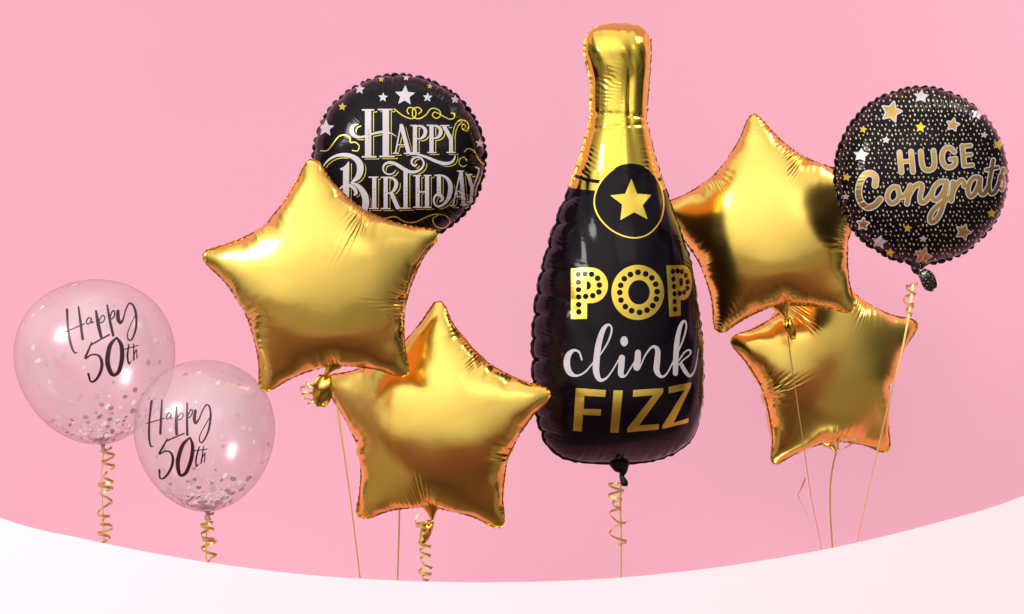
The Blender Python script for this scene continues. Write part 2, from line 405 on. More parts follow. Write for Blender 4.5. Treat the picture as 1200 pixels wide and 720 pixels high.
def flat_ribbon(pts, Y, w=2.2, twist=0.0, n=10, Y2=None):
    if pts[-1][1] > 690: pts = list(pts) + [(pts[-1][0] + 1, 900), (pts[-1][0], 1150), (pts[-1][0], 1395)]      # on down to the floor
    Q = catmull([(p[0], p[1], 0) for p in pts], n); k = len(Q); Y2 = Y if Y2 is None else Y2
    P = [at(q[0], q[1], Y + (Y2 - Y) * i / k) for i, q in enumerate(Q)]; W = []
    for i in range(k):
        t = (P[min(i + 1, k - 1)] - P[max(i - 1, 0)]).normalized(); side = t.cross(Vector((0, -1, 0))).normalized(); out = t.cross(side)
        a = .5 + twist * i / k; W.append(side * math.cos(a) + out * math.sin(a))
    return P, W, w / 2 * unit(Y)
def curl_ribbon(pts, Y, turns, r, w=3.2, seed=0, n=260, phase=0.):
    """curled ribbon: a helix of changing radius round the hanging line"""
    Q = catmull([(p[0], p[1], 0) for p in pts], 40); L = np.linspace(0, len(Q) - 1, n)
    x = np.interp(L, np.arange(len(Q)), Q[:, 0]); y = np.interp(L, np.arange(len(Q)), Q[:, 1]); u = unit(Y)
    tt = np.linspace(0, 1, n); rate = np.clip(1 + .9 * wob(tt * turns * 1.1, seed), .25, 2.4); cum = np.cumsum(rate); ph = phase + 2 * math.pi * turns * cum / cum[-1]
    rr = r * u * np.clip(1 + .55 * wob(tt * turns * 1.7, seed + 1), .3, 1.7)
    xx = x + .35 * r * wob(tt * turns * 1.2, seed + 7); yy = y + 2.2 * wob(tt * turns * 2.1, seed + 4)
    P = [at(xx[i], yy[i], Y) + Vector((rr[i] * math.cos(ph[i]), rr[i] * math.sin(ph[i]), 0)) for i in range(n)]
    tl = .55 * wob(tt * turns * 1.3, seed + 5)
    W = [Vector(((.25 + tl[i]) * math.cos(ph[i]), (.25 + tl[i]) * math.sin(ph[i]), 1)).normalized() for i in range(n)]
    return P, W, w / 2 * u
RIB = 'curling ribbons hanging from the balloons'
def ribbon(label, *strips, name='balloon_ribbon'):
    V = []
    if len(strips) == 1:
        o = strip(name, *strips[0]); o['label'] = label; o['category'] = 'ribbon'; o['group'] = RIB; return o
    o = strip(name, *strips[0]); o['label'] = label; o['category'] = 'ribbon'; o['group'] = RIB
    for s in strips[1:]: strip('ribbon_tail', *s, parent=o)
    return o
# ------------------------------------------------------------------ backdrop and board
bm_w = []; 
def backdrop():
    # pink paper sweep: wall, curve, floor
    prof = [(1.35, 4.0)]; zf = -1.9; R = .35
    for z in np.linspace(3.6, zf + R, 12): prof.append((1.35, z))
    for a in np.linspace(0, math.pi / 2, 12)[1:]: prof.append((1.35 - R + R * math.cos(a), zf + R - R * math.sin(a)))
    for y in np.linspace(.9, .35, 4): prof.append((y, zf))
    xs = np.linspace(-4.5, 4.5, 24); V = []; F = []
    for (y, z) in prof:
        for x in xs: V.append((x, y, z))
    nx = len(xs)
    for i in range(len(prof) - 1):
        for j in range(nx - 1): F.append([i * nx + j, i * nx + j + 1, (i + 1) * nx + j + 1, (i + 1) * nx + j])
    o = make_mesh('backdrop', V, F, M_wall); o['kind'] = 'structure'
backdrop()
fl = make_mesh('floor', [(-7, -8, -1.905), (7, -8, -1.905), (7, 3, -1.905), (-7, 3, -1.905)], [[0, 1, 2, 3]], M_floor); fl['kind'] = 'structure'
def board():
    # added board standing in for a white curved graphic swoosh, before the ribbons
    Y = -.80; th = .018
    pts = catmull([(-420, 420, 0), (-200, 528, 0), (0, 607, 0), (100, 632, 0), (200, 652, 0), (300, 667, 0), (400, 677, 0), (540, 682.5, 0), (680, 680, 0), (800, 670, 0), (900, 656, 0), (1000, 637, 0), (1100, 612, 0), (1200, 581, 0), (1400, 495, 0), (1620, 380, 0)], 8)
    V = []; F = []; n = len(pts); k_ = .62; nrm = Vector((0, -1, k_)).normalized() * th        # leans back so the face catches overhead light
    for p in pts:
        q = at(p[0], p[1], Y)
        for _ in range(12): q = at(p[0], p[1], Y + (q.z + .50) * k_)
        bt = Vector((q.x, Y + (-1.86 + .50) * k_, -1.86)); m1 = bt - nrm; m2 = q - nrm
        V += [tuple(bt), tuple(bt.lerp(q, .5)), tuple(q), tuple(m2), tuple(m2.lerp(m1, .5)), tuple(m1)]
    for i in range(n - 1):
        for k in range(6): F.append([i * 6 + k, i * 6 + 6 + k, i * 6 + 6 + (k + 1) % 6, i * 6 + (k + 1) % 6])
    F.append([0, 1, 2, 3, 4, 5]); F.append([6 * n - 1 - k for k in range(6)])
    o = make_mesh('swoosh_board', V, F, M_panel, smooth=False)
    o.data.materials.append(M_panelback)
    for i, f in enumerate(o.data.polygons):
        if i < 6 * (n - 1) and i % 6 in (3, 4): f.material_index = 1        # unseen back, toned for its reflection in the stars
    o['label'] = 'added white board standing in for the curved graphic swoosh in front of the ribbon ends'; o['category'] = 'board'
board()

# ------------------------------------------------------------------ gold stars
BASE = inflated_star()
GS = 'gold foil star balloons'
def gold_star(cx, cy, Rpx, Y, yaw, roll, pitch, turn, mirror, seed, label, sx=1.0, amp=1.0):
    W, T, lab = star_variant(BASE, turn, mirror, seed, amp)
    k = Rpx * unit(Y) / .872
    root = empty('star_balloon', at(cx, cy, Y), label, 'balloon', (pitch, -roll, yaw), GS); root.scale = (sx, 1, 1)
    V, F = used(W * k, T[lab == 0]); body = make_mesh('foil_body', V, F, M_gold, root)
    V, F = used(W * k, T[lab == 1]); make_mesh('weld_seam', V, F, M_goldseam, root)
    return root, body, k
def neck(root, k, z0, length=.13, lean=0, m=None):
    """flat filling neck gathered into a knot under the star"""
    P = [(0, 0, z0 + .03 * 1), (0, 0, z0 - .02), (lean * .3, 0, z0 - length * .5), (lean, 0, z0 - length)]
    P = catmull(np.array(P) * k, 6); n = len(P); R = [(k * (.115 * (1 - i / (n - 1)) ** 1.3 + .012), k * (.045 * (1 - i / (n - 1)) + .012)) for i in range(n)]
    o = tube('neck', P, R, m or M_goldneck, root, 16)
    return P[-1]
def tail(root, p, k, length, width, ang, m=None, depth=-.01):
    """the loose end of the filling tab below the knot"""
    V = []; F = []; d = np.array([math.sin(ang), 0, -math.cos(ang)]); w = np.array([math.cos(ang), 0, math.sin(ang)]); n = 14; mm = 6
    for i in range(n):
        t = i / (n - 1); hw = width * (.18 + .82 * math.sin(math.pi * min(1, .12 + t * .80)) ** .8) * (1 if t < .96 else .8)
        for j in range(mm + 1):
            s = 2 * j / mm - 1
            V.append(np.array(p) + d * length * t + w * hw * s + np.array([0, depth * (1 + .8 * math.sin(5 * t)) + .004 * math.cos(s * 4 + t * 6), 0]))
    for i in range(n - 1):
        for j in range(mm): a = i * (mm + 1) + j; F.append([a, a + 1, a + mm + 2, a + mm + 1])
    o = make_mesh('neck_tail', V, F, m or M_goldneck, root)
    sol = o.modifiers.new('th', 'SOLIDIFY'); sol.thickness = .0012
    return o
rad = math.radians
s1, b1, k1 = gold_star(380, 332, 146, -.16, 0.03, rad(5.9), rad(2), 0, False, 3, 'large gold foil star overlapping the lower left of the black birthday balloon')
p = neck(s1, k1, -.54, .10, -.06); tail(s1, p, k1, .066, .021, rad(-14))
s2, b2, k2 = gold_star(509, 497, 145, 0.0, rad(-12), rad(-2.6), rad(2), 1, False, 11, 'gold foil star hanging lowest, its right point touching the black bottle balloon')
p = neck(s2, k2, -.56, .12, .01); tail(s2, p, k2, .055, .012, rad(-22))
s3, b3, k3 = gold_star(903, 268, 137, .30, rad(-8), rad(8.5), rad(-3), 2, True, 21, 'tall gold foil star behind the bottle balloon, left of the spotted black balloon', amp=1.3)
p = neck(s3, k3, -.56, .12, .02); tail(s3, p, k3, .05, .012, rad(10))
s4, b4, k4 = gold_star(968, 429, 134, .52, rad(17), rad(5), rad(4), 3, False, 33, 'gold foil star half hidden under the tall star, with a ribbon crossing its face', sx=.94, amp=1.6)
p = neck(s4, k4, -.56, .10, .04)

# ------------------------------------------------------------------ bottle balloon
BOT = [(27.5, 721, 731), (29, 710, 743), (33, 698, 753.5), (39, 690, 759.5), (47, 686, 762.5), (60, 685, 763), (76, 688, 762), (100, 693, 759), (132, 692.5, 757.5), (141, 691.5, 758), (152, 689, 760), (170, 684, 764), (200, 676, 772), (220, 668, 779), (250, 655, 789), (280, 645, 801), (310, 636, 810), (340, 629.5, 816), (370, 625, 820), (400, 623.5, 824), (440, 623.5, 825), (480, 627, 823), (500, 631, 818), (516, 638, 810), (528, 648, 797), (536, 662, 780), (541, 684, 760), (543, 715, 735)]
def pchip(x, xp, yp):
    xp = np.array(xp, float); yp = np.array(yp, float); h = np.diff(xp); dl = np.diff(yp) / h; m = np.zeros(len(xp))
    for i in range(1, len(xp) - 1):
        if dl[i - 1] * dl[i] > 0: w1, w2 = 2 * h[i] + h[i - 1], h[i] + 2 * h[i - 1]; m[i] = (w1 + w2) / (w1 / dl[i - 1] + w2 / dl[i])
    m[0], m[-1] = dl[0], dl[-1]; i = np.clip(np.searchsorted(xp, x) - 1, 0, len(xp) - 2); t = (x - xp[i]) / h[i]
    return yp[i] * (2 * t ** 3 - 3 * t * t + 1) + m[i] * h[i] * (t ** 3 - 2 * t * t + t) + yp[i + 1] * (3 * t * t - 2 * t ** 3) + m[i + 1] * h[i] * (t ** 3 - t * t)
YB = .12
def bottle():
    u = unit(YB); cy = 284
    root = empty('bottle_balloon', at(725, cy, YB), 'tall black and gold champagne bottle shaped foil balloon in the centre', 'balloon', (0, 0, rad(10)))
    tt = np.linspace(0, 1, 620); y = 27.6 + (542.9 - 27.6) * (.5 - .5 * np.cos(np.pi * tt)) * .35 + (542.9 - 27.6) * tt * .65
    xl = pchip(y, [b[0] for b in BOT], [b[1] for b in BOT]); xr = pchip(y, [b[0] for b in BOT], [b[2] for b in BOT])
    a = (xr - xl) / 2; c = (xr + xl) / 2 - 725
    b = a * np.interp(y, [0, 60, 150, 260, 400, 600], [.86, .88, .97, .90, .80, .80])
    bb = np.maximum(1 - (np.clip(y - 455, 0, 90) / 88.5) ** 2.2, 0) ** .5; bt = np.maximum(1 - (np.clip(66 - y, 0, 40) / 38.6) ** 2, 0) ** .5
    b = np.maximum(b * bb * bt, .8)
    nth = 440; th = np.linspace(0, 2 * np.pi, nth, endpoint=False)    # th 0 = right weld, pi = left weld; front is -y
    Yg = y[:, None]; TH = th[None, :]; ang = np.minimum(np.minimum(TH, 2 * np.pi - TH), abs(TH - np.pi))   # angle from the nearest weld
    side = np.where(abs(TH - np.pi) < np.pi / 2, -1.0, 1.0); front = np.sin(TH) > 0
    x = a[:, None] * np.cos(TH); dep = -b[:, None] * np.sin(TH)
    # the neck is not round: gathers under the cork, pleats down the front
    disp = np.zeros_like(x)
    rng = np.random.RandomState(8)
    for sd, ys in ((-1, [236, 262, 290, 318, 343, 369, 396, 421, 447, 468, 489, 505]), (1, [250, 285, 322, 352, 386, 420, 452, 484])):
        for yi in ys:
            for fr in (0, 1):
                L = rng.uniform(.30, .75) if fr == 0 or sd < 0 else rng.uniform(.2, .4); dp = rng.uniform(3.0, 5.2) if sd < 0 else rng.uniform(1.0, 2.4); sl = rng.uniform(-14, 10)
                yc = yi + sl * ang; m = (side == sd) & (front == bool(fr))
                w = 3.2 + 9 * ang
                disp -= np.where(m, dp * np.exp(-np.abs(Yg - yc) / w) * np.exp(-(ang / L) ** 2), 0)
    disp += np.where(ang < .9, 1.2 * np.exp(-(ang / .35) ** 2) * (Yg > 190) * (Yg < 520), 0)
    # fine gathers beside the welds
    zone = np.clip(wob(Yg / 34.0, 4) + .2, 0, 1) * np.where(side < 0, 1.2, .8) * (Yg > 170)
    disp += .38 * zone * np.exp(-((ang - .38) / .30) ** 2) * np.sin(2 * np.pi * (Yg + 16 * ang * side) / 5.2 + 2 * wob(Yg / 30, 2))
    # bottom gathers, running up from the bottom weld
    eb = np.exp(-((543 - Yg) / 17) ** 2) * (Yg > 480)
    disp += .9 * eb * np.sin(x / 2.1 + wob(x / 9, 3)) * np.clip(np.abs(np.cos(TH)), 0, 1) * .8 + 1.2 * eb * wob(x / 6, 7)
    et = np.exp(-((Yg - 27) / 14) ** 2)
    disp += .5 * et * wob(x / 5, 17) + .6 * et * np.sin(x / 1.9)
    # neck: ring gather at y 135-150, pleats above, diagonal creases at left
    ring = np.exp(-((Yg - 137 - 2 * np.cos(TH)) / 3.0) ** 2) + .8 * np.exp(-((Yg - 150 + 3 * np.cos(TH)) / 2.4) ** 2)
    disp -= (1.1 + .6 * wob(TH * 2, 9)) * ring
    nk = np.exp(-((Yg - 112) / 34) ** 2)
    disp += 1.2 * nk * np.maximum(np.abs(np.sin(TH * 3.3 + 1.0)) - .35, 0) * np.sign(np.cos(TH * 2 + .3)) - 1.2 * nk * np.exp(-((TH - 1.35) / .12) ** 2) * 3
    diag = np.clip(wob((Yg * .8 + x) / 20, 5) + .5, 0, 1)
    disp += (.20 + .15 * wob(Yg / 9, 44)) * np.exp(-((Yg - 108) / 26) ** 2) * diag * np.sin(2 * np.pi * (Yg - .45 * x) / 5.6 + 2.4 * wob(Yg / 13 + x / 17, 41)) * np.exp(-((TH - 2.2) / .5) ** 2)
    disp -= 1.6 * np.exp(-((TH - 1.5 - (Yg - 90) / 300) / .2) ** 2) * np.exp(-((Yg - 95) / 32) ** 2)
    disp += 1.3 * np.exp(-((Yg - 62) / 20) ** 2) * wob(TH * 1.6 + Yg / 50, 12) * np.clip((ang) / .3, 0, 1)
    rz = np.exp(-((Yg - 185) / 45) ** 2)
    disp += .25 * rz * np.clip(wob(Yg / 11, 52) + .3, 0, 1) * np.exp(-((TH - .95) / .18) ** 2) * np.sin(2 * np.pi * Yg / 5.2 + 2 * wob(Yg / 14, 51)) + .8 * rz * np.sin(TH * 9) * np.exp(-((TH - 1.5) / .5) ** 2)
    # shallow soft dents so the film is never perfect
    disp += .7 * wob(Yg / 42 + 2 * np.cos(TH * 2), 21) * np.clip(ang / .4, 0, 1) * (Yg > 200) * np.clip((520 - Yg) / 40, 0, 1)
    lim = np.minimum(a, b)[:, None]; disp = disp * np.clip(lim / 22, 0, 1)
    nx = np.cos(TH) / np.maximum(a[:, None], 3); ny = -np.sin(TH) / np.maximum(b[:, None], 3); nl = np.hypot(nx, ny)
    x = x + disp * nx / nl; dep = dep + disp * ny / nl
    X = (x + c[:, None]) * u; Z = (cy - Yg - 7 * np.abs(np.sin(TH)) * np.exp(-((Yg - 216) / 26) ** 2)) * u; Yd = dep * u
    V = np.stack([X, Yd, Z], 2).reshape(-1, 3); ny_ = len(y)
    idx = np.arange(ny_ * nth).reshape(ny_, nth)
    q = np.stack([idx[:-1], np.roll(idx, -1, 1)[:-1], np.roll(idx, -1, 1)[1:], idx[1:]], 2)
    cut = int(np.argmin(abs(y - 220)))
    # gold stops at the shoulder
    cap_t = list(range(nth)); cap_b = (ny_ - 1) * nth + np.arange(nth)
    Vg, Fg = used(V, q[:cut].reshape(-1, 4)); neck_o = make_mesh('gold_neck', Vg, Fg[:, ::-1] if False else Fg, M_goldneck, root)
    Vk, Fk = used(V, q[cut:].reshape(-1, 4)); body = make_mesh('black_body', Vk, Fk, M_black, root)
    # welded fringe all round, scalloped by the creases
    E = [];
    ir = idx[:, 0]; il = idx[:, nth // 2]
    ring_i = list(ir) + list(il[::-1]); P = V[ring_i]; T = np.roll(P, -1, 0) - np.roll(P, 1, 0); T /= np.linalg.norm(T, axis=1)[:, None] + 1e-9
    out = np.c_[T[:, 2], np.zeros(len(P)), -T[:, 0]]; cen = P.mean(0)
    if ((P - cen) * out).sum() < 0: out = -out
    sarc = np.cumsum(np.r_[0, np.linalg.norm(np.diff(P, axis=0), axis=1)]) / u
    for sel, m, nm in ((V[ring_i][:, 2] >= (cy - 220) * u, M_goldseam, 'gold_weld_seam'), (V[ring_i][:, 2] <= (cy - 220) * u, M_blackseam, 'black_weld_seam')):
        Vs = []; Fs = []; n = len(P)
        wv = (2.2 + .8 * wob(sarc / 9, 31)) * np.where(P[:, 2] > (cy - 45) * u, .45, 1)
        Q = P + out * (wv * u)[:, None] + np.c_[np.zeros(n), 1.2 * u * np.sin(sarc / 3.3 + 2 * wob(sarc / 11, 8)), np.zeros(n)]
        In = P - out * (1.5 * u)
        Va = np.vstack([In, Q])
        for i in range(n):
            j = (i + 1) % n
            if sel[i] and sel[j] and np.linalg.norm(P[i] - P[j]) < .02: Fs.append([i, j, n + j, n + i])
        Vu, Fu = used(Va, Fs); o = make_mesh(nm, Vu, Fu, m, root); so = o.modifiers.new('t', 'SOLIDIFY'); so.thickness = .0008
    return root, neck_o, body
bot, bot_neck, bot_body = bottle()
ub = unit(YB)
def loc_b(x, y, d=0): 
    v = world_of(bot).inverted() @ at(x, y, YB + d); return tuple(v)
P = catmull([loc_b(725, 535), loc_b(728, 547), loc_b(730, 553), loc_b(730, 558)], 5); n = len(P)
tube('neck', P, [(ub * (15 * (1 - i / (n - 1)) ** 1.2 + 1.6), ub * (6 * (1 - i / (n - 1)) + 1.6)) for i in range(n)], M_blackseam, bot, 14)
P = catmull([loc_b(729, 552), loc_b(728, 557), loc_b(730, 562), loc_b(732, 567), loc_b(732, 570)], 4); n = len(P)
tube('neck_tail', P, [(ub * r, ub * r * .5) for r in np.interp(np.linspace(0, 1, n), [0, .2, .7, 1], [1.5, 2.2, 4.6, 3.0])], M_blackseam, bot, 12)
# ------------------------------------------------------------------ print on the bottle
SK = Skin([bot_neck, bot_body])
def cr(x0, y0, k, P): return [((p[0]) / k + x0, p[1] / k + y0) + tuple(q / k for q in p[2:]) for p in P]
blk = Ink(690, 185, 785, 285, .7)
OV = [(290, 130), (220, 145), (150, 190), (85, 260), (50, 335), (40, 420), (70, 505), (140, 585), (230, 637), (330, 655), (420, 627), (490, 553), (522, 455), (517, 350), (480, 250), (430, 182), (365, 142)]
ov = catmull(cr(690, 170, 6, OV + OV[:1]), 5)[:-1]
blk.poly(ov)
film('label_oval', blk, SK, M_pblack, bot, .0006)
ring = Ink(690, 185, 785, 285, .5)
ring.line([tuple(p) for p in ov[8:-6]], 1.7, straight=True)
ring.poly(cr(690, 170, 6, [(298, 238), (338, 345), (438, 352), (378, 425), (412, 525), (318, 475), (222, 530), (233, 420), (150, 357), (255, 345)]))
film('label_star', ring, SK, M_pgold, bot, .0012)
bd = Ink(660, 195, 790, 225, .6)
bd.line([(671, 205.5), (680, 208.5), (691, 211.5), (704, 213.5)], 4)
film('neck_band', bd, SK, M_pblack, bot, .0006); bd = Ink(660, 195, 790, 225, .6); bd.line([(765, 213), (772, 211), (779, 207)], 4)
film('neck_band', bd, SK, M_pblack, bot, .0006)
pop = Ink(660, 300, 825, 385, .5); c = lambda *P: cr(660, 300, 7.5, P)
pop.poly(c((68, 112), (210, 105), (210, 555), (70, 555)))
pop.poly(c((150, 106), (245, 105), (245, 415), (150, 418))); pop.dot(692.7, 334.7, 19.8, 20.7)
pop.poly(c((205, 222), (222, 222), (243, 243), (246, 262), (240, 285), (222, 298), (205, 298)), True)
for X, Y in [(133, 165), (133, 232), (136, 297), (138, 362), (138, 428), (138, 493), (192, 160), (250, 163), (303, 198), (318, 257), (314, 318), (260, 350), (198, 357)]: pop.dot(660 + X / 7.5, 300 + Y / 7.5, 3.35, cut=True)
o2 = Ink(660, 300, 825, 385, .5); o2.dot(747.3, 342.9, 30.8, 32.2); o2.dot(748.7, 342.7, 12.6, 14.3, cut=True)
for X, Y in [(657, 145), (724, 160), (778, 195), (812, 250), (824, 315), (818, 380), (786, 438), (736, 478), (671, 497), (601, 483), (546, 447), (507, 390), (497, 323), (505, 260), (537, 202), (590, 165)]: o2.dot(660 + X / 7.5, 300 + Y / 7.5, 3.4, cut=True)
o3 = Ink(660, 300, 825, 385, .5)
o3.poly(c((905, 85), (1020, 83), (1032, 525), (932, 537))); o3.poly(c((990, 84), (1055, 83), (1055, 388), (1000, 392))); o3.dot(660 + 1052 / 7.5, 300 + 236 / 7.5, 10.4, 20.4)
o3.dot(660 + 1035 / 7.5, 300 + 232 / 7.5, 2.3, 5, cut=True)
for X, Y in [(962, 138), (967, 205), (972, 270), (977, 335), (978, 402), (982, 470), (1003, 133), (1040, 140), (1075, 172), (1090, 230), (1088, 285), (1060, 322), (1022, 330)]: o3.dot(660 + X / 7.5, 300 + Y / 7.5, 2.5, 3.2, cut=True)
film('lettering', pop.plus(o2).plus(o3), SK, M_pgold, bot, .0006, label='gold word POP studded with black dots')
ck = Ink(655, 372, 825, 455, .5); c = lambda *P: cr(650, 370, 6.667, P)
ck.stroke(c((213, 345, 12), (192, 287, 15), (150, 272, 22), (108, 310, 44), (96, 380, 50), (118, 445, 42), (170, 470, 18), (235, 443, 13), (300, 370, 11), (360, 300, 11), (420, 200, 14), (446, 110, 14), (425, 72, 16), (385, 100, 34), (350, 195, 46), (330, 320, 50), (324, 430, 50), (350, 500, 32), (400, 492, 16), (450, 430, 11), (500, 345, 11)))
ck.stroke(c((525, 330, 48), (520, 400, 48), (518, 462, 40), (552, 470, 14), (600, 400, 11), (640, 330, 10))); ck.dot(650 + 543 / 6.667, 370 + 201 / 6.667, 4.4, 5.9)
ck.stroke(c((650, 290, 46), (647, 350, 50), (640, 408, 46), (668, 395, 14), (710, 305, 13), (765, 243, 18), (803, 270, 38), (800, 350, 46), (796, 430, 44), (830, 477, 22), (872, 458, 13), (915, 380, 11), (960, 290, 11), (1005, 180, 13), (1027, 85, 13), (1012, 42, 16), (980, 85, 30), (955, 200, 40), (946, 330, 42), (942, 452, 40)))
ck.stroke(c((955, 400, 8), (1000, 350, 11), (1055, 305, 12), (1055, 270, 14), (1015, 285, 12), (970, 350, 11)))
ck.stroke(c((985, 375, 26), (1018, 435, 32), (1055, 472, 22), (1090, 430, 11), (1110, 345, 8), (1120, 262, 6)))
film('lettering', ck, SK, M_pwhite, bot, .0006, label='white handwritten word clink')
fz = Ink(665, 442, 820, 512, .5); c = lambda *P: cr(660, 440, 7.5, P)
fz.poly(c((112, 112), (375, 130), (370, 190), (185, 180), (182, 295), (333, 298), (330, 355), (175, 345), (163, 493), (88, 487)))
fz.poly(c((443, 132), (523, 132), (488, 503), (412, 503)))
fz.poly(c((615, 130), (878, 112), (878, 150), (665, 440), (840, 428), (838, 475), (562, 500), (562, 465), (790, 175), (612, 190)))
fz.poly(c((925, 102), (1123, 62), (1118, 105), (968, 418), (1100, 375), (1098, 415), (870, 470), (872, 440), (1065, 130), (925, 160)))
film('lettering', fz, SK, M_pgold, bot, .0006, label='gold capital word FIZZ')

# ------------------------------------------------------------------ round foil balloons
def round_foil(cx, cy, Rx, Ry, Y, yaw, pitch, seed, label, sx=1.0, thick=.9):
    u = unit(Y); root = empty('round_balloon', at(cx, cy, Y), label, 'balloon', (pitch, 0, yaw), 'round black foil balloons')
    nr, nt = 230, 640; phi = np.linspace(0, np.pi, nr); th = np.linspace(0, 2 * np.pi, nt, endpoint=False)
    rho = np.sin(phi); t = np.linspace(0, 1, 4000)[:-1]
    # the curve a flat foil disc blows up to
    sub = np.sin(np.linspace(0, np.pi / 2, 4000)); g = sub ** 2 / np.sqrt(np.maximum(1 - sub ** 4, 1e-9)); g[-1] = g[-2]
    z = np.r_[0, np.cumsum((g[1:] + g[:-1]) / 2 * np.diff(sub))]; z = z[-1] - z; z *= .599 / z[0]
    zz = np.interp(rho, sub, z) * np.where(phi < np.pi / 2, -1, 1) * thick
    PH, TH = np.meshgrid(phi, th, indexing='ij'); RH = np.sin(PH); e = (1 - RH)      # distance from the weld
    R = Rx; back = PH > np.pi / 2
    r = RH * R; dz = np.repeat((zz * R)[:, None], nt, 1)
    # numeric normal of the profile
    dr = np.gradient(rho); dzz = np.gradient(zz); nrm = np.hypot(dr, dzz) + 1e-9; Nr = (-dzz / nrm)[:, None] * -1; Nz = (dr / nrm)[:, None] * -1
    sgn = np.sign((Nr * RH * R + Nz * dz)); Nr = np.abs(dzz / nrm)[:, None] + 0 * RH; Nz = np.where(back, 1, -1) * np.abs(dr / nrm)[:, None]
    disp = np.zeros_like(r); rng = np.random.RandomState(seed); edge = np.exp(-e / .035)
    nl = 64; lob = np.abs(np.sin(TH * nl / 2 + .8 * wob(TH * 5, seed))) ** .8
    r = r + edge * (lob - .8) * 1.4
    z2 = np.where(back, 7.3, 0)
    zone = np.clip(wob(TH * 1.9 + z2, seed + 1) + .35, .12, 1.1)
    reach = .12 + .15 * np.clip(wob(TH * 4 + z2, seed + 2) + .4, 0, 1) + .12 * np.exp(-((TH - 2.5) / .5) ** 2)
    env = np.exp(-(e / reach) ** 2) * np.clip(e / .03, 0, 1)
    disp += .80 * env * zone * (np.sin(TH * 118 + 3 * wob(TH * 7, seed + 3) + 3 * e) + .5 * np.sin(TH * 71 + 2 * wob(TH * 5, seed + 4)))
    for k in range(34):                                   # single deeper creases pulled in from the weld
        tc = rng.uniform(0, 2 * np.pi); L = rng.uniform(.06, .2); bk = rng.rand() < .35; dp = rng.uniform(1.0, 2.4)
        d = (TH - tc + np.pi) % (2 * np.pi) - np.pi
        disp -= np.where(back == bk, dp * np.exp(-np.abs(d) * R / (2.0 + 26 * e)) * np.exp(-(e / L) ** 2), 0)
    disp += .5 * wob(TH * 2 + RH * 4, seed + 8) * RH * RH
    r = r + disp * Nr; dz = dz + disp * Nz
    X = r * np.cos(TH) * u * sx; Z = r * np.sin(TH) * u * Ry / Rx; Yd = dz * u
    V = np.stack([X, Yd, Z], 2).reshape(-1, 3); idx = np.arange(nr * nt).reshape(nr, nt); nx = np.roll(idx, -1, 1)
    q = np.stack([idx[:-1], nx[:-1], nx[1:], idx[1:]], 2).reshape(-1, 4)[:, ::-1]
    body = make_mesh('foil_body', V, q, M_black, root)
    k = nr // 2; P = V[idx[k]]; od = P / np.linalg.norm(P, axis=1)[:, None]
    lob1 = lob[k]; w = 1.2 + 1.6 * lob1
    Q = P + od * (w * u)[:, None]; Q[:, 1] += 1.6 * u * np.sin(th * 64 + 1); In = P - od * 1.2 * u; n = nt
    F = [[i, (i + 1) % n, n + (i + 1) % n, n + i] for i in range(n)]
    o = make_mesh('weld_seam', np.vstack([In, Q]), F, M_blackseam, root); so = o.modifiers.new('t', 'SOLIDIFY'); so.thickness = .0008
    return root, body, u
r1, rb1, ur1 = round_foil(467.5, 186.5, 101, 98, .12, rad(-4), rad(0), 5, 'round black foil balloon printed Happy Birthday in white and yellow', 1.0)
SK1 = Skin([rb1])
B0 = (370, 85, 580, 290, .5)
wh = Ink(*B0)
def stem(x, y0, y1, w, sl=0, s=wh): s.poly([(x - w / 2, y0), (x + w / 2, y0), (x + w / 2 + sl, y1), (x - w / 2 + sl, y1)])
def serif(x0, x1, y, w=1.5, s=wh): s.line([(x0, y), (x1, y)], w, straight=True)
stem(431.5, 129, 184.5, 7.4); stem(452.2, 128.5, 184, 7.6)
serif(424.8, 438, 129.2, 1.8); serif(443.5, 459.5, 128.8, 1.8); serif(425, 440.5, 184, 2); serif(445.5, 462, 183.6, 2)
wh.stroke([(420, 146, 1.2), (414.5, 147.5, 3.6), (412, 153, 5.6), (415, 158.8, 4.6), (421, 161, 3), (428, 160, 2.4), (436, 157.3, 2.4), (447, 155, 2.8), (457, 156, 2), (464.5, 160, .6)])
wh.line([(469.6, 147.5), (463.6, 179)], 1.7, straight=True); wh.line([(470.8, 149), (478.6, 178)], 4.8, straight=True); wh.dot(470.3, 147.6, 2.2); serif(461, 467, 179.8); serif(474, 484, 180); serif(466, 475, 170, 1.3)
stem(486.3, 147, 179, 4.8); serif(481.5, 488, 147.4); serif(481.8, 491.5, 179.2); wh.stroke([(487, 148, 1.8), (494, 148.2, 2.4), (498.3, 153, 4.2), (497.3, 159, 4), (493, 162.6, 2.2), (488, 162.8, 1.4)])
stem(505.6, 147, 178.8, 4.8); serif(500.5, 507, 147.2); serif(501.3, 511, 179); wh.stroke([(506, 147.8, 1.8), (512, 148, 2.4), (516.2, 152.5, 4.2), (515.3, 158.6, 4), (511, 162, 2.2), (507, 162.3, 1.4)])
wh.line([(520.6, 149), (528.4, 163)], 4.6, straight=True); stem(528.4, 161, 178.5, 4.6); serif(516.3, 526, 147.6); serif(523.5, 533.3, 178.9)
wh.stroke([(480, 181.5, .8), (488, 181, 1.8), (500, 184.5, 3), (511, 189.3, 3.6), (521, 191.8, 4), (529, 190.3, 3), (532.6, 185.5, 1.9), (533, 181.5, 1)])
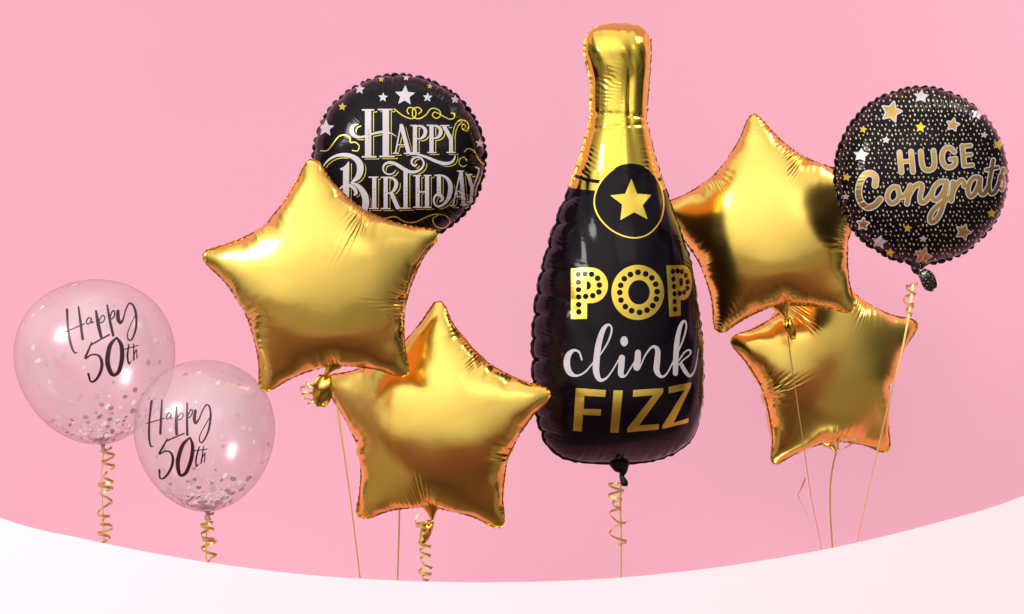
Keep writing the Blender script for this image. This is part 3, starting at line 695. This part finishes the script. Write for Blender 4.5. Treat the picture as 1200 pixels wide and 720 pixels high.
# Birthday
wh.poly([(398.5, 197.8), (403, 195.6), (405.5, 193.5), (408.4, 189.3), (409.4, 190), (409.2, 246), (402.2, 242), (402.2, 199.5), (399.5, 199.8)])
wh.stroke([(379.5, 195, .9), (382.5, 190.5, 1.6), (388, 185.8, 2.4), (396, 182.3, 3.4), (406, 181.8, 4.6), (415, 184.8, 5.8), (421, 191, 7.4), (422.3, 199.5, 7.8), (419.5, 207.5, 6.2), (413, 213.3, 2.6)])
wh.stroke([(411, 214.3, 1.2), (419, 217.5, 4.4), (425.5, 225, 6.8), (428.6, 234, 7.8), (428, 243, 7.6), (423.5, 250.5, 5.6), (418, 254, 2.4)])
wh.stroke([(398.5, 221, 1.6), (403.5, 218, 3), (410, 217.5, 3.6), (415.3, 221, 4.2), (417.3, 226, 4), (415.5, 228.6, 2)])
stem(438.7, 207.5, 244, 4.8); serif(432.6, 442.8, 207.8); serif(433.6, 443.4, 244.3)
stem(452, 207.8, 244.3, 4.8); serif(447, 455, 208); serif(447, 457.5, 244.5); wh.stroke([(453, 208.4, 1.6), (460, 209, 2.4), (464.3, 214, 4.3), (463, 221, 4), (458.4, 225.8, 2), (453, 226.6, 1.3)]); wh.line([(459.3, 228), (466, 243.2)], 4.8, straight=True)
stem(475.3, 198, 243.4, 4.8); serif(466, 481, 244)
wh.stroke([(464, 199.6, .9), (460, 203.8, 1.5), (453.5, 204, 1.8), (449.3, 199.6, 2), (450.3, 193.4, 2.4), (456.5, 190.6, 3.2), (464, 192.6, 3.8), (472, 197.6, 4.2), (480, 201.5, 3.8), (488, 201.2, 3), (494.3, 197.3, 2.4), (496.5, 191, 2.2), (493.5, 185.8, 2), (487.5, 184.5, 2.2), (483, 187.5, 2.4), (482.8, 192, 2.4), (486, 194.6, 2.2), (488.4, 193, 1.6)])
stem(489.4, 205.8, 242.8, 4.6); stem(500.4, 205.6, 242.6, 4.8); serif(484.5, 493, 206); serif(497, 505, 205.8); serif(484.5, 494, 243); serif(496, 505, 243); serif(490, 500, 225, 1.5)
stem(514.3, 205.6, 229, 4.8); wh.stroke([(509.5, 205.8, 1.5), (516, 205.4, 1.6), (522.3, 208, 3), (526.7, 214, 4.8), (527.7, 222, 5.4), (525.3, 232.5, 4.6), (519.5, 239.6, 3), (513, 242, 2.2), (508.8, 238.3, 2), (508.6, 232.4, 2.2), (512, 228.3, 3), (517, 229.6, 4), (518.5, 233.5, 3), (515.6, 236.2, 1.8)])
wh.line([(539, 202), (530.8, 240)], 1.6, straight=True); wh.line([(540, 202), (543.2, 240)], 4.4, straight=True); serif(536, 543, 200.6); serif(527.5, 533.5, 241); serif(539.3, 547.3, 240); wh.line([(535, 231), (540.2, 230.2)], 1.3); wh.stroke([(535.6, 230, 1.3), (535.2, 225.6, 1.3), (538, 223.8, 1.3), (539, 226.6, 1.3)])
wh.line([(548.8, 206), (553, 220)], 4.0, straight=True); wh.line([(553, 219), (551.8, 236)], 3.8, straight=True); serif(545.5, 552.8, 204.8); serif(547.4, 555, 236.6); wh.stroke([(553.6, 221, 1.4), (557, 212, 1.6), (560, 204, 2), (560.6, 198.4, 2.4), (557.2, 195.6, 2.2)])
for x, y in [(431.7, 154), (431.9, 158), (431.9, 162), (438.8, 222), (438.9, 226), (438.9, 230), (452, 226), (475.4, 221), (475.4, 225), (475.4, 229), (489.4, 222), (489.4, 226), (514.3, 220), (514.3, 224), (505.8, 164), (486.4, 160)]: wh.dot(x, y, .62, cut=True)
film('lettering', wh, SK1, M_pwhite, r1, .0008, label='white ornate words Happy Birthday')
sh = wh.shifted(3.0, 2.0).minus(wh.shifted(2.0, 1.0).grow(.2)).minus(wh.grow(.7))
fl = Ink(*B0); W = 1.25
for P in [[(462, 128), (472.5, 136), (482.5, 139.4), (487, 136), (486.5, 129), (480, 126.3), (477, 130), (479, 134)],
          [(490.5, 134), (494, 130), (490, 126.3), (484, 128.5), (484, 137), (491, 139.4), (499, 135), (504, 128.5), (510, 127.5), (515.5, 131), (515.5, 136.5), (511, 139), (506.7, 135.5), (509, 131.8), (514, 133.5), (520, 137), (527, 140), (532, 138.5), (532, 133.8), (528.5, 133)],
          [(376, 177), (384, 176.5), (391, 168), (397, 160.5), (404, 158.5), (410, 162), (411, 167), (416.5, 167), (421, 171.5), (419, 177), (413, 176.5)],
          [(544, 178), (548, 174.5), (555, 177), (560, 186), (565, 192), (567.5, 192)], [(547, 189), (543.5, 184.6), (538.5, 187), (538.2, 192.5), (542.5, 195.5), (547, 193)],
          [(530.3, 161), (531.8, 151), (535, 144), (541, 141), (547, 143.5), (549, 149), (546.5, 153.5), (542.2, 151.8), (541, 147.5), (544, 146.3), (545.5, 149)],
          [(533, 163), (534.2, 154), (537, 147.5), (541, 143.5)],
          [(451.5, 256), (463, 254), (475, 260), (487, 260), (507, 251.5), (521, 252.5), (527, 259), (521, 267), (511, 265), (507, 257), (513, 252)]]: fl.line(P, W)
allw = wh.grow(.5)
film('line_ornament', fl.plus(sh).minus(allw), SK1, M_pyellow, r1, .0008, label='thin yellow scrolls and letter shadows')
st = Ink(*B0)
for a in [(474.5, 112.5, 12.5), (449, 114.5, 6), (501, 114.5, 6), (421.7, 105, 6.5), (382, 150.5, 10.5), (476, 91.5, 4.5), (533, 117, 5.5), (562, 168, 6)]: st.star(*a, rot=.05)
film('star_pattern', st, SK1, M_psilver, r1, .0008)
st = Ink(*B0)
for a in [(401.4, 125.5, 5.2), (446.7, 93.5, 4), (503.6, 101.5, 3.6)]: st.star(*a, rot=.1)
film('star_pattern', st, SK1, M_pyellow, r1, .0008)

r2, rb2, ur2 = round_foil(1079.5, 206, 103.5, 103, .05, rad(8), rad(0), 17, 'round black foil balloon with gold dots, printed Huge Congrats', 1.0)
SK2 = Skin([rb2]); B0 = (972, 96, 1188, 312, .5)
hg = Ink(*B0)
for P, w in [(((1054, 179), (1056.4, 202)), 4.8), (((1067.6, 178), (1069.8, 201.5)), 4.8), (((1056, 190), (1069, 188.8)), 3.6), (((1127.5, 171.5), (1129.8, 194.5)), 4.6), (((1127.5, 171.8), (1137.2, 170.8)), 3.8), (((1128.5, 182.3), (1137.6, 181.3)), 3.6), (((1130, 194.4), (1139.2, 193.6)), 3.8)]: hg.line(P, w, straight=True)
hg.line([(1078.9, 178), (1080.3, 192), (1083, 198), (1088, 199.8), (1093, 197.5), (1095, 191.5), (1093.7, 177)], 4.8)
hg.line([(1118, 178), (1112.5, 173.4), (1107, 175), (1104, 181.5), (1104.5, 190), (1108.3, 195.6), (1114, 196.2), (1118.7, 192.4), (1119.3, 186.3)], 4.8); hg.line([(1119.3, 186.3), (1113.5, 186.7)], 3.8)
cg = Ink(*B0)
cg.line([(1025.6, 217.2), (1026, 208), (1021, 203.6), (1014, 205), (1008.3, 214), (1006.3, 226), (1009.3, 237), (1016.5, 243), (1025, 240.6), (1031.5, 233.8)], 6.2)
W = 5.2
cg.line([(1052, 219.8), (1046.5, 219.6), (1041.3, 225), (1040.2, 233), (1044.5, 238.3), (1050.6, 236), (1054.2, 229), (1052.2, 221), (1055, 230), (1060, 229.5), (1064.5, 223), (1066.6, 218)], 4.6)
cg.line([(1066.6, 218), (1064.8, 228), (1062.8, 238.6)], W); cg.line([(1064.2, 231), (1070, 220.5), (1077, 216), (1080.4, 219), (1078.3, 229), (1079, 236.6), (1083.5, 236.6), (1089, 230.5), (1093, 224)], 4.8)
cg.line([(1109, 213), (1101.5, 213.5), (1094.6, 220), (1092, 229.5), (1095.5, 234.5), (1101, 231.5), (1106, 224), (1109.4, 214), (1107.4, 228), (1105, 240), (1101, 251.5), (1095.5, 259), (1090.5, 260), (1089.8, 254.5), (1093, 247.5), (1099.5, 241), (1107, 235.5), (1113, 231)], 4.8)
cg.line([(1116.8, 214), (1116, 224), (1114.6, 235)], W); cg.line([(1115.6, 227), (1120.5, 217), (1126.3, 211.5), (1129.5, 214), (1129.8, 218), (1133.5, 218)], 4.6)
cg.line([(1146.5, 208.3), (1141, 208.6), (1136, 214.5), (1134, 223.5), (1136.6, 230), (1141.3, 227.8), (1146, 219), (1148.4, 209.5), (1147.9, 219), (1149, 226.5), (1153, 227.2), (1157.5, 220)], 4.6)
cg.line([(1163.6, 188), (1161, 203), (1158.6, 217), (1160.6, 226.6), (1165.3, 225), (1169.6, 217), (1172.5, 206)], 4.2); cg.line([(1155.6, 199.4), (1169, 196.6)], 3.6)
cg.line([(1177.3, 202), (1175.3, 197.6), (1173.6, 203), (1175.8, 210), (1176.2, 217), (1173.8, 223), (1171.3, 220)], 2.6)
txt = hg.plus(cg)
gs = Ink(*B0)
for a in [(1044.7, 131.5, 12, .25), (1116.5, 146.6, 7.4, .2), (1011.7, 262.7, 7, .1), (1128.7, 272, 9, .35), (1081.8, 300.5, 10, .3)]: gs.star(*a, inner=.5)
gp = Ink(*B0)
for a in [(1078.7, 149.5, 7, .1), (992.6, 207.8, 5.5, .2), (1063.7, 267.6, 5.5, .1), (1169.5, 170, 7, .3), (1161.5, 250, 6, 0), (1011.7, 152, 5, .2), (1043, 296, 6.5, .2)]: gp.star(*a, inner=.5)
ws = Ink(*B0)
for a in [(1079.4, 113.5, 10, .1), (1145.3, 134, 8.6, .3), (1038.4, 164.4, 5.5, .1), (1153, 158.5, 5, .2), (1009, 182, 10, .1), (991.5, 230.4, 5, 0), (1030.8, 283.5, 10.5, .2), (1081.8, 280, 5.5, .1)]: ws.star(*a, inner=.5, sy=.85)
keep = txt.plus(gs).grow(1.2)
rng = np.random.RandomState(4); dt = Ink(*B0)
block = keep.plus(gp).plus(ws)
for j in range(38):
    for i in range(38):
        x = 978 + i * 5.6 + (j % 2) * 2.8 + rng.uniform(-1.3, 1.3); y = 102 + j * 5.6 + rng.uniform(-1.3, 1.3)
        if math.hypot(x - 1079, y - 206) > 100: continue
        fi, fj = int((y - B0[1]) / .5), int((x - B0[0]) / .5)
        if 0 <= fi < block.ny and 0 <= fj < block.nx and block.f[fi, fj] < 1.6: continue
        f = math.sqrt(max(.08, 1 - ((x - 1079) / 104) ** 2)); q = rng.uniform(.8, 1.25)
        dt.dot(x, y, .8 * q * (.55 + .45 * f), 1.25 * q, rot=-.25)
film('lettering', txt, SK2, M_pgold2, r2, .0008, label='dull gold words Huge Congrats')
film('letter_outline', txt.grow(1.15).minus(txt), SK2, M_pwhite, r2, .0008)
film('star_pattern', gs.minus(txt.grow(1.2)), SK2, M_pgold2, r2, .0008)
film('star_outline', gs.grow(1.3).minus(gs).minus(txt.grow(1.2)), SK2, M_pwhite, r2, .0008)
film('star_pattern', gp, SK2, M_pyellow, r2, .0008)
film('star_pattern', ws, SK2, M_psilver, r2, .0008)
film('dot_pattern', dt.minus(block), SK2, mat('pale_gold_dots', (.62, .53, .32), .4, .3), r2, .0008)
def loc_r(root, x, y, Y, d=0): return tuple(world_of(root).inverted() @ at(x, y, Y + d))
P = catmull([loc_r(r2, 1077, 303, .05), loc_r(r2, 1075, 311, .05), loc_r(r2, 1074, 317, .05), loc_r(r2, 1077, 321, .05)], 5); n = len(P); u = unit(.05)
M_spot = mat('spotted_black_film', (.01, .006, .01), .2, 0, .8)
def spots(m):
    nt = m.node_tree; p = nt.nodes['Principled BSDF']; N = nt.nodes.new; L = nt.links.new
    tc = N('ShaderNodeTexCoord'); v = N('ShaderNodeTexVoronoi'); v.inputs['Scale'].default_value = 170; L(tc.outputs['Object'], v.inputs['Vector'])
    lt = N('ShaderNodeMath'); lt.operation = 'LESS_THAN'; lt.inputs[1].default_value = .24; L(v.outputs['Distance'], lt.inputs[0])
    mx = N('ShaderNodeMix'); mx.data_type = 'RGBA'; mx.inputs['A'].default_value = (.01, .006, .01, 1); mx.inputs['B'].default_value = (.7, .62, .42, 1)
    L(lt.outputs[0], mx.inputs['Factor']); L(mx.outputs['Result'], p.inputs['Base Color'])
spots(M_spot)
tube('neck', P, [(u * (12 * (1 - i / (n - 1)) ** 1.2 + 2.2), u * (5 * (1 - i / (n - 1)) + 2)) for i in range(n)], M_spot, r2, 14)
tail(r2, loc_r(r2, 1077, 319, .05, -.004), 1, 27 * u, 9.5 * u, rad(42), M_spot)
# neck of the Happy Birthday balloon, hidden behind the star
tube('neck', [loc_r(r1, 467, 283, .12), loc_r(r1, 467, 292, .12), loc_r(r1, 467, 298, .12)], [(ur1 * 9, ur1 * 3), (ur1 * 4, ur1 * 2), (ur1 * 2, ur1 * 2)], M_blackseam, r1, 12)
# ------------------------------------------------------------------ clear balloons
def clear_balloon(cx, cy, R, H, Y, tilt, seed, label, clabel):
    u = unit(Y); root = empty('clear_balloon', at(cx, cy, Y), label, 'balloon', (0, tilt, 0), 'clear latex confetti balloons')
    n = 72; a = np.linspace(0, np.pi, n); nt = 128; V = []
    z = np.cos(a) * H; r = np.sin(a) * R * (1 + .10 * np.cos(a) - .05 * np.exp(-((a - np.pi) / .45) ** 2))
    z = np.where(z < 0, z * 1.0, z)
    th = np.linspace(0, 2 * np.pi, nt, endpoint=False)
    r[-1] = 3.0; r[-2] = max(r[-2], 4.2)
    V = np.stack([np.outer(r, np.cos(th)), np.outer(r, np.sin(th)), np.repeat(z[:, None], nt, 1)], 2).reshape(-1, 3) * u
    idx = np.arange(n * nt).reshape(n, nt); nx = np.roll(idx, -1, 1)
    F = np.stack([idx[:-1], idx[1:], nx[1:], nx[:-1]], 2).reshape(-1, 4)
    body = make_mesh('latex_skin', V, F, M_clear, root)
    P = np.array([(0, 0, -H * u + .5 * u), (0, 0, (-H - 3) * u), (0, 0, (-H - 6) * u), (0, 0, (-H - 9) * u)])
    tube('neck', P, [3.2 * u, 2.0 * u, 2.6 * u, 4.5 * u], M_latexneck, root, 14)
    # confetti lying in the bottom and clinging to the wall
    rng = np.random.RandomState(seed); Vc = []; Fc = []; Vr = []; Fr = []
    def flake(p, nrm, s, Vl, Fl):
        nrm = nrm / np.linalg.norm(nrm); t = np.cross(nrm, rng.normal(size=3)); t /= np.linalg.norm(t); b = np.cross(nrm, t); k = len(Vl)
        m = 7
        for i in range(m): c_, s_ = math.cos(2 * math.pi * i / m), math.sin(2 * math.pi * i / m); Vl.append(p + (t * c_ + b * s_) * s)
        for i in range(m): c_, s_ = math.cos(2 * math.pi * i / m), math.sin(2 * math.pi * i / m); Vl.append(p + (t * c_ + b * s_) * s + nrm * .0003)
        Fl.append(list(range(k, k + m))[::-1]); Fl.append(list(range(k + m, k + 2 * m)))
        for i in range(m): Fl.append([k + i, k + (i + 1) % m, k + m + (i + 1) % m, k + m + i])
    for i in range(310):
        if i < 250: aa = np.pi - abs(rng.normal(0, .42)) - .03
        else: aa = np.arccos(rng.uniform(-1, 1))
        aa = min(max(aa, .02), np.pi - .06); t = rng.uniform(0, 2 * np.pi)
        rr = math.sin(aa) * R * (1 + .10 * math.cos(aa) - .05 * math.exp(-((aa - np.pi) / .45) ** 2)) * .97; p = np.array([rr * math.cos(t), rr * math.sin(t), math.cos(aa) * H * .975])
        nrm = p / np.array([R * R, R * R, H * H]) ; nrm /= np.linalg.norm(nrm)
        if i < 250: p = p - nrm * rng.uniform(0, 3.5) + np.array([0, 0, rng.uniform(0, 4)]); nrm = nrm + rng.normal(0, .35, 3)
        s = rng.uniform(1.6, 4.0)
        if rng.rand() < .16: flake(p * u, nrm, s * u * .9, Vr, Fr)
        else: flake(p * u, nrm, s * u, Vc, Fc)
    M = world_of(root)
    o = make_mesh('confetti', [tuple(M @ Vector(v)) for v in Vc], Fc, M_conf_w, smooth=False); o['label'] = clabel; o['category'] = 'confetti'; o['kind'] = 'stuff'
    o2 = make_mesh('foil_confetti', [tuple(M @ Vector(v)) for v in Vr], Fr, M_conf_r, smooth=False); o2['label'] = clabel.replace('pale', 'rose gold foil'); o2['category'] = 'confetti'; o2['kind'] = 'stuff'
    return root, body
c1, cb1 = clear_balloon(112, 424.5, 93, 97, .10, rad(-5), 3, 'larger clear confetti balloon at the far left marked Happy 50th', 'pale round confetti settled inside the larger clear balloon at the far left')
c2, cb2 = clear_balloon(240, 511, 82, 89, -.12, rad(-2), 9, 'smaller clear confetti balloon marked Happy 50th, below the big gold star', 'pale round confetti settled inside the smaller clear balloon below the gold star')
STROKES = [[(112, 140, 14), (118, 260, 12), (138, 380, 13), (163, 440, 9), (183, 438, 4)], [(192, 120, 9), (205, 220, 14), (222, 345, 15)], [(100, 295, 5), (160, 270, 6), (235, 238, 5)],
  [(280, 200, 6), (260, 198, 7), (248, 225, 7), (258, 242, 6), (276, 225, 6), (284, 200, 6), (282, 232, 6), (300, 225, 5)], [(315, 150, 12), (330, 240, 20), (350, 328, 17)], [(328, 245, 5), (350, 190, 6), (370, 182, 6), (376, 205, 6), (360, 228, 6), (340, 230, 5)],
  [(393, 110, 10), (412, 215, 14), (435, 320, 15)], [(412, 205, 5), (426, 155, 8), (442, 150, 8), (446, 175, 8), (432, 200, 7), (415, 205, 5)],
  [(468, 150, 18), (470, 205, 21), (485, 232, 16), (505, 205, 10), (522, 145, 8), (545, 98, 9), (575, 110, 11), (595, 175, 13), (595, 265, 12), (568, 345, 9), (542, 350, 8), (535, 310, 6), (560, 240, 5), (600, 155, 4)],
  [(408, 315, 9), (340, 352, 9), (278, 388, 9)], [(284, 370, 7), (262, 425, 12), (240, 480, 12), (285, 455, 9), (330, 460, 12), (354, 500, 17), (350, 565, 17), (315, 630, 14), (278, 642, 10), (262, 590, 14)],
  [(455, 338, 10), (412, 395, 24), (395, 500, 27), (415, 575, 24), (440, 598, 18), (475, 570, 22), (497, 480, 25), (492, 390, 22), (462, 338, 12)],
  [(545, 385, 8), (535, 460, 11), (545, 518, 9), (562, 500, 4)], [(505, 420, 4), (610, 390, 4)], [(578, 378, 6), (580, 492, 9)], [(582, 455, 4), (598, 420, 5), (602, 480, 7)]]
def writing(A, box, skin, root, k):
    ink = Ink(*box, .45)
    for st_ in STROKES:
        P = [(A[0][0] * x + A[0][1] * y + A[0][2], A[1][0] * x + A[1][1] * y + A[1][2], max(1.1, w * k * 1.3)) for x, y, w in st_]
        ink.stroke(P, 6)
    film('lettering', ink, skin, M_plum, root, .0009, label='dark plum handwriting Happy 50th')
writing([(1 / 6, 0, 60), (0, 1 / 6, 340)], (70, 350, 170, 455), Skin([cb1]), c1, 1 / 6.2)
# the same hand, smaller and steeper
src = np.array([(112, 140, 1), (275, 642, 1), (600, 155, 1)], float); dst = np.array([(178, 470.4), (187.5, 560.2), (248, 486)], float)
A = np.linalg.solve(src, dst).T
writing([tuple(A[0]), tuple(A[1])], (160, 460, 258, 568), Skin([cb2]), c2, 1 / 7)

# ------------------------------------------------------------------ ribbons
ribbon('curled gold ribbon hanging from the larger clear balloon', curl_ribbon([(128, 524), (126, 560), (123, 600), (122, 640), (122, 720)], .10, 11, 7, 3.4, 3), flat_ribbon([(122, 524), (119, 560), (121, 600), (122, 645), (122, 720)], .11, 1.8))
ribbon('curled gold ribbon hanging from the smaller clear balloon', curl_ribbon([(246, 603), (244, 630), (246, 660), (246, 730)], -.12, 8, 7, 3.2, 6), flat_ribbon([(242, 603), (242, 630), (242, 660), (243, 730)], -.11, 2.0))
ribbon('straight gold ribbon falling from the large star at the left', flat_ribbon([(392, 458), (400, 510), (410, 580), (422, 680), (426, 740)], -.15, 2.6, .8), curl_ribbon([(374, 446), (364, 452), (358, 462), (362, 474)], -.17, 3.4, 6, 2.4, 4, 110))
ribbon('thin straight gold ribbon falling behind the lowest star', flat_ribbon([(467, 300), (468, 450), (468, 600), (466, 680), (466, 740)], .14, 2.4, .3))
ribbon('curled gold ribbon hanging from the lowest star', curl_ribbon([(496, 612), (498, 635), (496, 660), (497, 685), (497, 740)], -.02, 8, 6.5, 3.4, 12), flat_ribbon([(490, 603), (487, 611), (492, 618), (497, 612)], -.02, 1.8))
ribbon('curled gold ribbon hanging from the black bottle balloon', curl_ribbon([(722, 567), (722, 600), (724, 640)], .12, 5.2, 7.5, 3.0, 21, 200), flat_ribbon([(728, 560), (727, 590), (728, 620), (728, 672), (728, 740)], .13, 2.2, .3))
ribbon('thin gold ribbon running down across the half hidden star', flat_ribbon([(918, 366), (924, 400), (934, 470), (943, 530), (951, 585), (963, 645), (972, 720)], .36, 1.3, 1.0), flat_ribbon([(944, 560), (938, 575), (935, 580), (941, 594), (948, 607)], .36, 2.2, 1.5))
ribbon('short straight gold ribbon below the half hidden star', flat_ribbon([(983, 515), (974, 560), (973, 600), (976, 650), (978, 720)], .50, 2.2, .6), flat_ribbon([(981, 514), (983, 527), (992, 524), (1003, 516)], .50, 3.4, 2.0))
ribbon('gold ribbon curling then falling from the spotted Huge Congrats balloon', flat_ribbon([(1070, 333), (1065, 370), (1055, 420), (1042, 470), (1028, 530), (1012, 600), (1002, 650), (994, 710)], .05, 2.6, 1.4), curl_ribbon([(1069, 330), (1067, 352), (1063, 372)], .05, 3.3, 5, 3.4, 5, 140))

# ------------------------------------------------------------------ light
def lamp(name, loc, tgt, sx, sy, power, col=(1, 1, 1), spread=180):
    l = bpy.data.lights.new(name, 'AREA'); l.shape = 'RECTANGLE'; l.size = sx; l.size_y = sy; l.energy = power; l.color = col; l.spread = math.radians(spread)
    o = bpy.data.objects.new(name, l); COL.objects.link(o); o.location = loc
    o.rotation_euler = (Vector(tgt) - Vector(loc)).to_track_quat('-Z', 'Y').to_euler()
lamp('key_softbox', (-4.1, -3.5, 2.35), (0, 0, .1), 1.4, 1.6, 185, (1, .985, .96))
lamp('backdrop_fill', (2.3, .35, 2.2), (1.1, 1.35, -.9), 1.6, .8, 13, (1, .97, .95), 100)  # added fill out of view, lifts the darker right of the wall
lamp('low_backdrop_fill', (.5, .1, -1.7), (.5, 1.35, -.55), 3.8, .5, 9, (.88, 1, 1), 80)  # added unseen fill, brightens the lower wall and cools its pink
lamp('front_fill', (2.2, -6.4, 3.0), (0, 0, -.4), 3.4, 2.2, 26, (1, .98, .96))  # added unseen fill from the front, kept right to balance the board
world = bpy.data.worlds.new('World'); sc.world = world; world.use_nodes = True
nt = world.node_tree; bg = nt.nodes['Background']; N = nt.nodes.new; L = nt.links.new
def math_(op, a, b=None, c=None):
    n = N('ShaderNodeMath'); n.operation = op
    for i, v in enumerate((a, b, c)):
        if v is None: continue
        if isinstance(v, (int, float)): n.inputs[i].default_value = v
        else: L(v, n.inputs[i])
    return n.outputs[0]
# the studio round the set: pale ceiling, dim floor, dim sides, a glow round the key light
tc = N('ShaderNodeTexCoord'); sp = N('ShaderNodeSeparateXYZ'); L(tc.outputs['Generated'], sp.inputs[0])
mr = N('ShaderNodeMapRange'); mr.interpolation_type = 'SMOOTHSTEP'; mr.inputs['From Min'].default_value = -.7; mr.inputs['From Max'].default_value = .75
mr.inputs['To Min'].default_value = .42; mr.inputs['To Max'].default_value = 1.25; L(sp.outputs['Z'], mr.inputs['Value'])
x2 = math_('MULTIPLY', sp.outputs['X'], sp.outputs['X'])
base = math_('MULTIPLY', mr.outputs['Result'], math_('MULTIPLY_ADD', x2, -.93, 1.0))
dt_ = N('ShaderNodeVectorMath'); dt_.operation = 'DOT_PRODUCT'; L(tc.outputs['Generated'], dt_.inputs[0]); dt_.inputs[1].default_value = (-.55, -.72, .42)
glow = math_('MULTIPLY', math_('POWER', math_('MAXIMUM', dt_.outputs['Value'], 0.0), 5.0), 1.1)
tot = math_('ADD', base, glow)
bg.inputs['Color'].default_value = (1, .975, .95, 1); L(tot, bg.inputs['Strength'])

cam = bpy.data.cameras.new('camera'); co = bpy.data.objects.new('camera', cam); COL.objects.link(co)
co.location = (0, -D, 0); co.rotation_euler = (math.pi / 2, 0, 0); cam.sensor_width = 36; cam.lens = 36 * D / (1200 * S); cam.clip_end = 100; cam.clip_start = .05
sc.camera = co
sc.view_settings.view_transform = 'Standard'; sc.view_settings.look = 'None'; sc.view_settings.exposure = -.12; sc.view_settings.gamma = 1
sc.render.engine = 'CYCLES'
sc.cycles.max_bounces = 14; sc.cycles.transparent_max_bounces = 24; sc.cycles.glossy_bounces = 8; sc.cycles.caustics_reflective = False
sc.cycles.use_denoising = True
